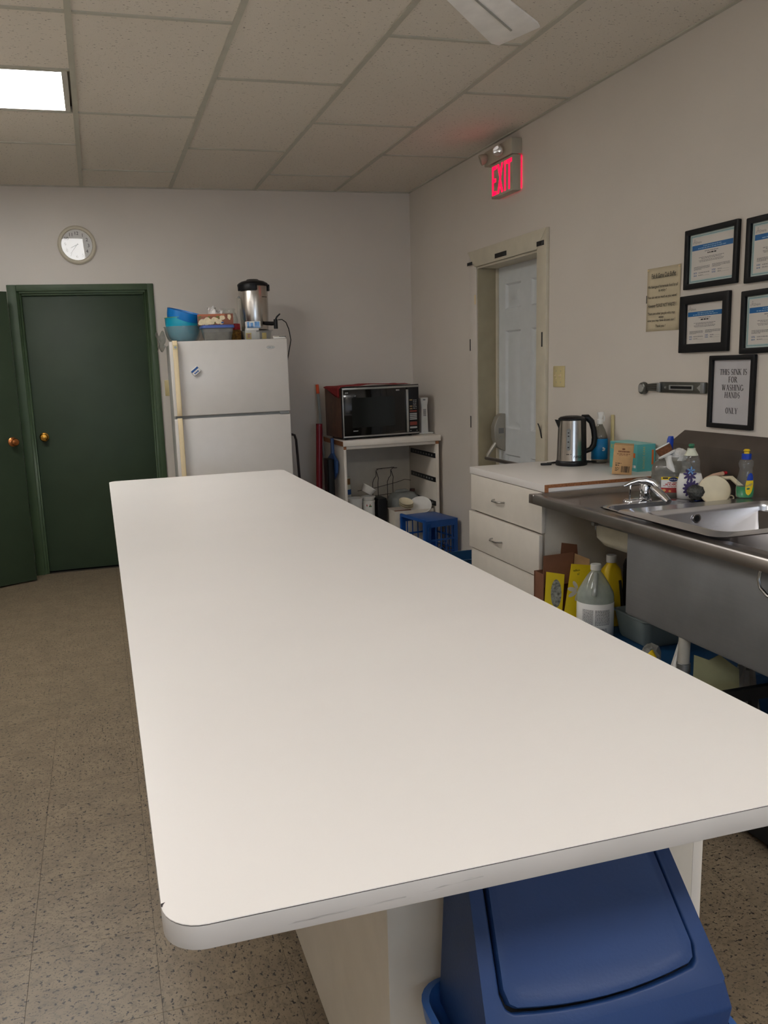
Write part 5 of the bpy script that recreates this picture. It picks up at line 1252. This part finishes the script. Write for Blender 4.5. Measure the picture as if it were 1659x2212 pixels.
yb = thing('bag_carton', 'torn open yellow carton of bags with brown flaps under the sink', 'carton', (1.875, 3.074, TT))
def panel(nm, m, pts, th=.003):
    v = [Vector(p) for p in pts]; n_ = (v[1]-v[0]).cross(v[2]-v[0]).normalized()*th/2
    return MB().loft([[p-n_ for p in v], [p+n_ for p in v]]).build(nm, m, yb, smooth=0)
panel('yellow_side', 'yellow', [(-.125, -.01, 0), (-.045, -.02, 0), (-.028, -.015, .245), (-.108, -.004, .262)])
fpnl = panel('yellow_front', 'yellow', [(-.058, -.045, 0), (.09, -.055, 0), (.115, -.045, .275), (-.004, -.030, .292)])
panel('carton_side', 'brownbox', [(-.12, .0, 0), (-.12, .07, 0), (-.118, .07, .25), (-.118, .0, .25)])
panel('carton_back', 'brownbox', [(-.12, .078, 0), (.12, .078, 0), (.12, .078, .25), (-.12, .078, .25)])
panel('brown_flap', 'brownbox', [(-.118, .006, .19), (.02, .004, .20), (.045, .035, .325), (-.100, .035, .322)])
panel('brown_flap', 'brownbox', [(.0, .075, .25), (.095, .075, .25), (.09, .082, .345), (.015, .082, .36)])
panel('brown_flap', 'kraft', [(.05, .04, .25), (.11, .01, .24), (.115, .02, .29), (.06, .05, .315)])
def panel_frame(p0, p1, p3):
    p0, p1, p3 = Vector(p0), Vector(p1), Vector(p3)
    u = (p1-p0).normalized(); v = (p3-p0); v = (v-u*v.dot(u)).normalized(); n_ = u.cross(v)
    m = Matrix((u, v, n_)).transposed().to_4x4(); m.translation = p0+n_*.0035; return m
ft = panel_frame((-.058, -.045, 0), (.09, -.055, 0), (-.004, -.030, .292))
tt = MB(); text(tt, 'sacs multiusages.', .094, .262, w_=.072, h=.012, z=.0, rot=PI); text(tt, 'bags', .092, .246, w_=.03, h=.012, z=.0, rot=PI); text(tt, 'all', .118, .277, w_=.014, h=.009, z=.0, rot=PI); text(tt, 'purpose.', .078, .10, w_=.09, h=.018, z=.0, rot=PI/2)
tt.xf(ft).build('black_lettering', 'ink', yb, smooth=0)
fw2 = MB()
for k, (a, r0) in enumerate(((165, .042), (205, .040), (120, .036), (250, .030), (300, .03))):
    a = math.radians(a); px, py = .082+.03*math.cos(a), .175+.03*math.sin(a)
    fw2.add([(px+(x*math.cos(a)-y*math.sin(a))*r0*.55, py+(x*math.sin(a)+y*math.cos(a))*r0*.55, .0002*k) for x, y in ell(1, .42, 12)], [tuple(range(12))])
fw2.xf(ft).build('printed_bag_flower', 'whitebox', yb, smooth=0)
fs = panel_frame((-.125, -.01, 0), (-.045, -.02, 0), (-.108, -.004, .262))
fw2 = MB().add([(.058+x, .165+y, .0002) for x, y in ell(.024, .062, 20)], [tuple(range(20))])
fw2.xf(fs).build('printed_picture', mat('printed_contents', (150, 148, 136), .7, var=.6, scale=90), yb, smooth=0)
yt = thing('yellow_bottle', 'yellow bottle with white cap behind the cleaner jug', 'bottle', (2.065, 3.045, TT))
MB().loft([[(x, y, z) for x, y in rr(w_, d_, .018, 5)] for z, w_, d_ in ((0, .085, .06), (.01, .09, .065), (.20, .09, .065), (.25, .075, .055), (.275, .040, .036), (.28, .034, .032))]).build('bottle_body', 'yellowp', yt)
MB().lathe([(.0, .2805), (.021, .2805), (.021, .312), (.0, .312)], n=20).build('bottle_cap', 'white', yt)
tp = MB().tube([(.02, -.036, .205), (.03, -.038, .13), (.036, -.036, .05)], [.006, .007, .006], 8); tp.build('grip_recess', 'blackmatte', yt)
bc = thing('black_bottle', 'tall black bottle beside the yellow bottle under the basin', 'bottle', (2.165, 3.03, TT))
MB().lathe([(.0, 0), (.040, 0), (.043, .01), (.043, .26), (.035, .285), (.018, .30), (.016, .31), (.0, .31)], n=24).build('bottle_body', 'black', bc)
MB().lathe([(.0, .3105), (.018, .3105), (.018, .328), (.0, .328)], n=16).build('bottle_cap', 'brass', bc)
gt_ = thing('wash_tub', 'grey plastic wash tub on the blue tote under the basin', 'tub', (2.16, 2.825, TT))
MB().loft([[(x, y, z) for x, y in rr(w_, d_, .03, 5)] for z, w_, d_ in ((0, .27, .19), (.012, .285, .20), (.105, .315, .225), (.108, .325, .235), (.113, .325, .235), (.113, .308, .218), (.014, .275, .19))]).build('tub_body', 'greytub', gt_)
def crumple(name, lab, cat, m, loc, s, seed, flat=1.):
    rg = random.Random(seed); b = MB().lathe([(.0, 0), (.5, .02), (.85, .25), (.9, .6), (.55, .9), (.0, 1.)], n=14)
    b.v = [Vector((p.x*rg.uniform(.7, 1.15)*s[0], p.y*rg.uniform(.7, 1.15)*s[1], p.z*rg.uniform(.85, 1.1)*s[2])) for p in b.v]
    o = tag(b.build(name, m, smooth=15), lab, cat); o.location = loc; return o
crumple('snack_wrapper', 'crumpled clear wrapper lying on the blue tote', 'wrapper', 'bagplastic', (1.92, 2.565, TT+.001), (.05, .04, .08), 3)
yw = tag(MB().grid(lambda u, v: (.07*u-.035+.004*v, .03*v, .002+.02*v+.008*math.sin(u*8)), 8, 4).build('yellow_wrapper', 'yellowp', thick=.0008), 'yellow and orange snack wrapper beside the clear wrapper', 'wrapper')
yw.location = (1.862, 2.50, TT+.045)
bkc = thing('black_crate', 'black plastic carrier crate on the floor under the deep sink', 'crate', (1.96, 1.78, 0))
for z in (.06, .385): 
    bar4 = MB().ring(rr(.44, .50, .02, 4), rr(.40, .46, .015, 4), z-.02, z+.02); bar4.build('crate_band', 'black', bkc)
for sx in (-.205, -.07, .07, .205):
    for sy in (-.24, .24): box('crate_post', 'black', sx-.012, sx+.012, sy-.008, sy+.008, .0805, .3645, bkc)
for sy in (-.12, 0, .12):
    for sx in (-.212, .212): box('crate_post', 'black', sx-.007, sx+.007, sy-.012, sy+.012, .0805, .3645, bkc)
box('crate_floor', 'black', -.20, .20, -.23, .23, .02, .0395, bkc)
pnl = MB().loft([[(-.075, -.002, 0), (.085, -.002, 0), (.060, -.002, .43), (.0, -.002, .475), (-.03, -.002, .455), (-.075, -.002, .47)], [(-.075, .002, 0), (.085, .002, 0), (.060, .002, .43), (.0, .002, .475), (-.03, .002, .455), (-.075, .002, .47)]])
oc = tag(pnl.build('olive_card', 'olivecard', smooth=0), 'olive card sheet standing under the deep sink beside the leg', 'card'); oc.location = (1.855, 2.135, .0005); oc.rotation_euler = (0, 0, math.radians(-32))
crumple('white_bag', 'crumpled white plastic bag behind the olive card', 'bag', 'bagplastic', (1.985, 2.16, .0005), (.055, .05, .425), 8)
crumple('paper_bundle', 'pale crumpled bundle left of the sink leg on the floor', 'bundle', 'label', (1.825, 2.29, .0005), (.05, .04, .455), 12)

# ================================================================== ON THE RIGHT WALL
def framed(name, lab, cat, y_left, z0, w_, h_, fwid, depth=.016, rot=0., group=None, matm='frame'):
    t = thing(name, lab, cat, (XR-.0005, y_left-w_/2, z0+h_/2), base=RW @ Matrix.Rotation(math.radians(rot), 4, 'Z'), group=group)
    MB().ring(rr(w_, h_, .004, 3), rr(w_-2*fwid, h_-2*fwid, .002, 3), .001, depth).build('frame', matm, t, .002)
    return t
def certificate(lab, y_left, z0, w_, h_, fwid, border, rot=0., seed=1, name_len=.05):
    t = framed('certificate', lab, 'certificate', y_left, z0, w_, h_, fwid, rot=rot, group='framed certificates on the wall')
    iw, ih = w_-2*fwid, h_-2*fwid; a, b = iw/2, ih/2
    box('paper', 'mint' if border else 'paper', -a-.002, a+.002, -b-.002, b+.002, .002, .004, t)
    e = .013 if border else .004
    rg = random.Random(seed)
    if border:
        MB().ring(rr(iw-.014, ih-.014, .001, 1), rr(iw-.018, ih-.018, .001, 1), .0041, .0043).build('border_line', 'tealline', t, smooth=0)
        m = MB(); quad(m, -a+e, a-e, -b+e, b-e, .0044); m.build('inner_sheet', 'paper', t, smooth=0)
    x0, x1, y1, y0 = -a+e+.002, a-e-.002, b-e-.002, -b+e+.002
    W2, H2 = x1-x0, y1-y0
    Y_ = lambda f: y1-f*H2
    X_ = lambda f: x0+f*W2
    m = MB(); quad(m, x0-.001, x1+.001, Y_(.30), Y_(.175), .0046); m.build('blue_band', 'band', t, smooth=0)
    m = MB(); dashes(m, X_(.28), X_(.74), Y_(.215), .0034, .0048, rg, .012); dashes(m, X_(.15), X_(.85), Y_(.262), .0034, .0048, rg, .014); m.build('band_lettering', 'bandtext', t, smooth=0)
    m = MB(); text(m, 'Ontario', X_(.16), Y_(.105), w_=W2*.14, h=.010, z=.0046)
    for k in range(3):
        an = math.radians(90+120*k); px, py = X_(.055)+.0055*math.cos(an), Y_(.09)+.0055*math.sin(an)
        l = [(px+(x*math.cos(an)-y*math.sin(an)), py+(x*math.sin(an)+y*math.cos(an))) for x, y in ell(.006, .0034, 12)]
        l2 = [(px+(x*math.cos(an)-y*math.sin(an)), py+(x*math.sin(an)+y*math.cos(an))) for x, y in ell(.0048, .0024, 12)]
        m.add([(x, y, .0046) for x, y in l]+[(x, y, .0046) for x, y in l2], [(i, (i+1) % 12, 12+(i+1) % 12, 12+i) for i in range(12)])
    m.build('logo', 'inkgrey', t, smooth=0)
    m = MB(); dashes(m, X_(.5)-name_len/2, X_(.5)+name_len/2, Y_(.395), .005, .0046, rg, .016); m.build('name_line', 'ink', t, smooth=0)
    m = MB()
    dashes(m, X_(.32), X_(.66), Y_(.345), .0028, .0046, rg, .010)
    for f, u0, u1 in ((.485, .18, .80), (.515, .24, .74), (.555, .18, .80), (.585, .20, .78)): dashes(m, X_(u0), X_(u1), Y_(f), .0021, .0046, rg, .010)
    for k in range(4):
        dashes(m, X_(.06), X_(.46 if k < 3 else .26), Y_(.70+.022*k), .0019, .0046, rg, .008)
        dashes(m, X_(.52), X_(.95 if k < 3 else .72), Y_(.685+.022*k), .0019, .0046, rg, .008)
    dashes(m, X_(.18), X_(.46), Y_(.845), .0021, .0046, rg, .010); dashes(m, X_(.18), X_(.30), Y_(.905), .0021, .0046, rg, .010)
    dashes(m, X_(.66), X_(.76), Y_(.82), .0021, .0046, rg, .010); dashes(m, X_(.66), X_(.74), Y_(.875), .0021, .0046, rg, .010)
    for f in (.86, .92): quad(m, X_(.18), X_(.46), Y_(f)-.0003, Y_(f)+.0003, .0046)
    for f in (.835, .89): quad(m, X_(.66), X_(.93), Y_(f)-.0003, Y_(f)+.0003, .0046)
    m.build('printed_text', 'inkgrey', t, smooth=0)
    m = MB()
    for f in (.835, .855, .90, .92): dashes(m, X_(.06), X_(.14), Y_(f), .0018, .0046, rg, .008)
    for f in (.81, .83, .865, .885): dashes(m, X_(.52), X_(.61), Y_(f), .0018, .0046, rg, .008)
    m.build('blue_captions', 'inkblue', t, smooth=0)
    m = MB(); quad(m, -a-.001, a+.001, -b-.001, b+.001, .0072); m.build('glass', 'pane', t, smooth=0)
    return t
certificate('black framed certificate at the upper left of the group of four', 3.118, 1.697, .308, .240, .022, True, 0., 1)
certificate('wide black framed certificate at the lower left, without a mint border', 3.134, 1.436, .292, .236, .036, False, .3, 2)
certificate('black framed certificate at the upper right, cut by the picture edge', 2.768, 1.689, .308, .240, .022, True, 0., 3)
certificate('black framed certificate at the lower right above the hand washing sign', 2.776, 1.4245, .308, .238, .022, True, .6, 4)
for o in bpy.data.objects:
    if o.name.split('.')[0] in ('printed_text', 'band_lettering', 'blue_captions', 'name_line', 'label_text', 'barcode_print', 'brown_print', 'panel_print', 'gauge_marks', 'band_text', 'badge_mark', 'white_print', 'carton_print', 'brand_mark', 'printed_flowers', 'printed_leaves'): o['kind'] = 'stuff'

# hand washing sign with seriffed capitals
def serif_text(mb, s, cx0, base, h, z, squeeze=.78):
    """roman capitals drawn from thick and thin strokes with serifs"""
    T, t_ = .165, .085
    def R(x0, x1, y0, y1): return [(x0, y0), (x1, y0), (x1, y1), (x0, y1)]
    def sf(x, y): return R(x-.15, x+.15, y-(.04 if y > .5 else 0), y+(0 if y > .5 else .04))
    def stem(x): return [R(x-T/2, x+T/2, 0, 1), sf(x, 1), sf(x, 0)]
    def dia(x0, y0, x1, y1, w__): return [(x0-w__/2, y0), (x0+w__/2, y0), (x1+w__/2, y1), (x1-w__/2, y1)]
    def bowl_(cx1, cy1, a, b, a0, a1, tx, ty, n=12):
        o = [(cx1+a*math.cos(math.radians(a0+(a1-a0)*i/n)), cy1+b*math.sin(math.radians(a0+(a1-a0)*i/n))) for i in range(n+1)]
        i_ = [(cx1+(a-tx)*math.cos(math.radians(a0+(a1-a0)*i/n)), cy1+(b-ty)*math.sin(math.radians(a0+(a1-a0)*i/n))) for i in range(n+1)]
        return [[o[k], o[k+1], i_[k+1], i_[k]] for k in range(n)]
    G = {
     'T': (.72, stem(.36)+[R(.02, .70, .95, 1), R(.02, .06, .78, .95), R(.66, .70, .78, .95)]),
     'H': (.86, stem(.17)+stem(.69)+[R(.17, .69, .48, .53)]),
     'I': (.40, stem(.20)),
     'N': (.86, [R(.14, .19, 0, 1), sf(.165, 0), sf(.12, 1), R(.69, .74, 0, 1), sf(.715, 1), dia(.17, 1, .70, 0, T)]),
     'K': (.84, stem(.17)+[dia(.22, .45, .66, 1, t_), dia(.66, 0, .36, .58, T), sf(.68, 0), sf(.65, 1)]),
     'F': (.66, stem(.17)+[R(.17, .62, .95, 1), R(.58, .62, .78, .95), R(.17, .46, .48, .53), R(.43, .46, .40, .61)]),
     'L': (.68, stem(.17)+[R(.17, .64, 0, .05), R(.60, .64, .05, .24)]),
     'O': (.84, bowl_(.42, .5, .38, .52, 0, 360, T, t_, 24)),
     'D': (.84, stem(.17)+bowl_(.28, .5, .50, .5, -90, 90, T, .05, 16)+[R(.17, .29, 0, .05), R(.17, .29, .95, 1)]),
     'R': (.80, stem(.17)+bowl_(.34, .74, .27, .26, -90, 90, T, .05, 12)+[R(.17, .35, .48, .53), R(.17, .35, .95, 1), dia(.70, 0, .38, .5, T), sf(.72, 0)]),
     'G': (.86, bowl_(.44, .5, .40, .52, 40, 320, T, t_, 20)+[R(.66, .66+T, .10, .42), R(.56, .88, .38, .42)]),
     'A': (.84, [dia(.14, 0, .42, 1.02, t_), dia(.70, 0, .42, 1.02, T), R(.24, .60, .32, .37), sf(.13, 0), sf(.71, 0)]),
     'W': (1.10, [dia(.30, 0, .10, 1, T), dia(.30, 0, .52, .9, t_), dia(.72, 0, .50, 1, T), dia(.72, 0, .95, 1, t_), sf(.10, 1), sf(.95, 1), sf(.50, 1)]),
     'Y': (.82, [R(.41-T/2, .41+T/2, 0, .45), sf(.41, 0), dia(.41, .42, .12, 1, T), dia(.41, .42, .70, 1, t_), sf(.12, 1), sf(.70, 1)]),
     'S': (.60, bowl_(.30, .745, .23, .27, 30, 250, .085, t_, 12)+bowl_(.30, .265, .24, .28, -150, 80, .10, t_, 12)+[dia(.40, .30, .16, .70, .11)]),
     ' ': (.34, [])}
    wt_ = sum(G[c][0] for c in s)*h*squeeze; x = cx0-wt_/2
    for c in s:
        for poly in G[c][1]: mb.add([(x+p*h*squeeze, base+q_*h, z) for p, q_ in poly], [tuple(range(len(poly)))])
        x += G[c][0]*h*squeeze
sgn = framed('sink_sign', 'black framed THIS SINK IS FOR WASHING HANDS ONLY sign', 'sign', 2.939, 1.128, .249, .292, .019, .016)
box('paper', 'paper2', -.108, .108, -.129, .129, .002, .004, sgn)
for s_, yy in (('THIS SINK IS', .068), ('FOR', .038), ('WASHING', .006), ('HANDS', -.0235), ('ONLY', -.086)):
    m = MB(); serif_text(m, s_, .003, yy, .0232, .0046, .93); m.build('sign_lettering', 'ink', sgn, smooth=0)
m = MB(); quad(m, -.107, .107, -.128, .128, .0072); m.build('glass', 'pane', sgn, smooth=0)

# typed paper notice
no = thing('paper_notice', 'tan paper notice about the club buffet pinned to the wall', 'notice', (XR-.0006, 3.266, 1.674), base=RW @ Matrix.Rotation(math.radians(-.5), 4, 'Z'))
m = MB(); m.grid(lambda u, v: (-.113+.226*u, -.138+.276*v, .0015+.004*(abs(u-.5)*2)**3*(v-.3)**2), 10, 10); m.build('paper_sheet', 'tanpaper', no, thick=.0004)
for s_, xx, yy, w_, h_, sh in (('Fish & Game Club Buffet', .004, .104, .166, .019, 0), ('We have good homemade food for all', .0, .055, .205, .016, .1), ('to enjoy !', .0, .038, .055, .015, .1), ('You can eat as much as you want!', -.002, .010, .198, .015, .1), ('However PLEASE NOT WASTE !', -.002, -.026, .194, .015, .35), ('There are other people who may', -.004, -.062, .188, .015, .1), ('enjoy', -.002, -.078, .034, .013, .1), ('what you may have thrown out !', -.004, -.092, .19, .014, .1), ('Thank you !', -.006, -.117, .070, .015, .1)):
    m = MB(); text(m, s_, xx, yy, w_=w_, h=h_, z=.0062, shear=sh, bold=.012); m.build('notice_line', 'ink', no, smooth=0)
m = MB(); quad(m, -.079, .087, .0925, .0938, .0062); m.build('underline', 'ink', no, smooth=0)
for px, py in ((.106, .130), (-.106, .131)): MB().lathe([(.0, .002), (.005, .003), (.004, .008), (.0, .009)], c=(px, py, 0), n=12).build('pin', 'cream', no)
MB().box(-.117, -.1135, -.012, .022, .001, .003).build('side_staple', 'ink', no)

# metal wall bracket between notice and sink sign
bw = thing('wall_bracket', 'metal wall bracket with round knob and slotted plate', 'bracket', (XR-.0005, 3.11, 1.288), base=RW)
MB().prism(rr(.305, .047, .006, 4), .0005, .010).build('back_plate', 'bracketm', bw, .002)
MB().ring(rr(.155, .022, .003, 3), rr(.142, .012, .002, 3), .0101, .016).build('slot_frame', 'silver', bw, .001)
MB().prism(rr(.142, .012, .002, 3), .0101, .0112).build('slot_recess', 'black', bw)
MB().prism([(.105, 0), (.128, .016), (.128, -.016)], .0101, .018).build('latch_tip', 'silver', bw, .001)
box('end_block', 'galv', .128, .150, -.022, .022, .0101, .020, bw, .002)
box('hinge_block', 'galv', -.155, -.135, -.020, .020, .0101, .022, bw, .002)
MB().lathe([(.0, .0101), (.006, .0101), (.005, .014), (.0, .015)], c=(-.105, 0, 0), n=14).build('screw', 'chrome', bw)
for k in range(4): MB().tube([(-.155, -.014+.0095*k, .013), (-.19, -.013+.0085*k, .016), (-.225, -.012+.007*k, .018)], .0046, 8).build('arm_rod', 'bracketm', bw)
MB().lathe([(.0, .002), (.027, .004), (.029, .010), (.026, .022), (.020, .026), (.0, .027)], c=(-.262, -.006, 0), n=28).build('knob', 'bracketm', bw)
MB().lathe([(.019, .0262), (.017, .0285), (.0, .029)], c=(-.262, -.006, 0), n=24, cap0=False).build('knob_face', 'silver', bw)
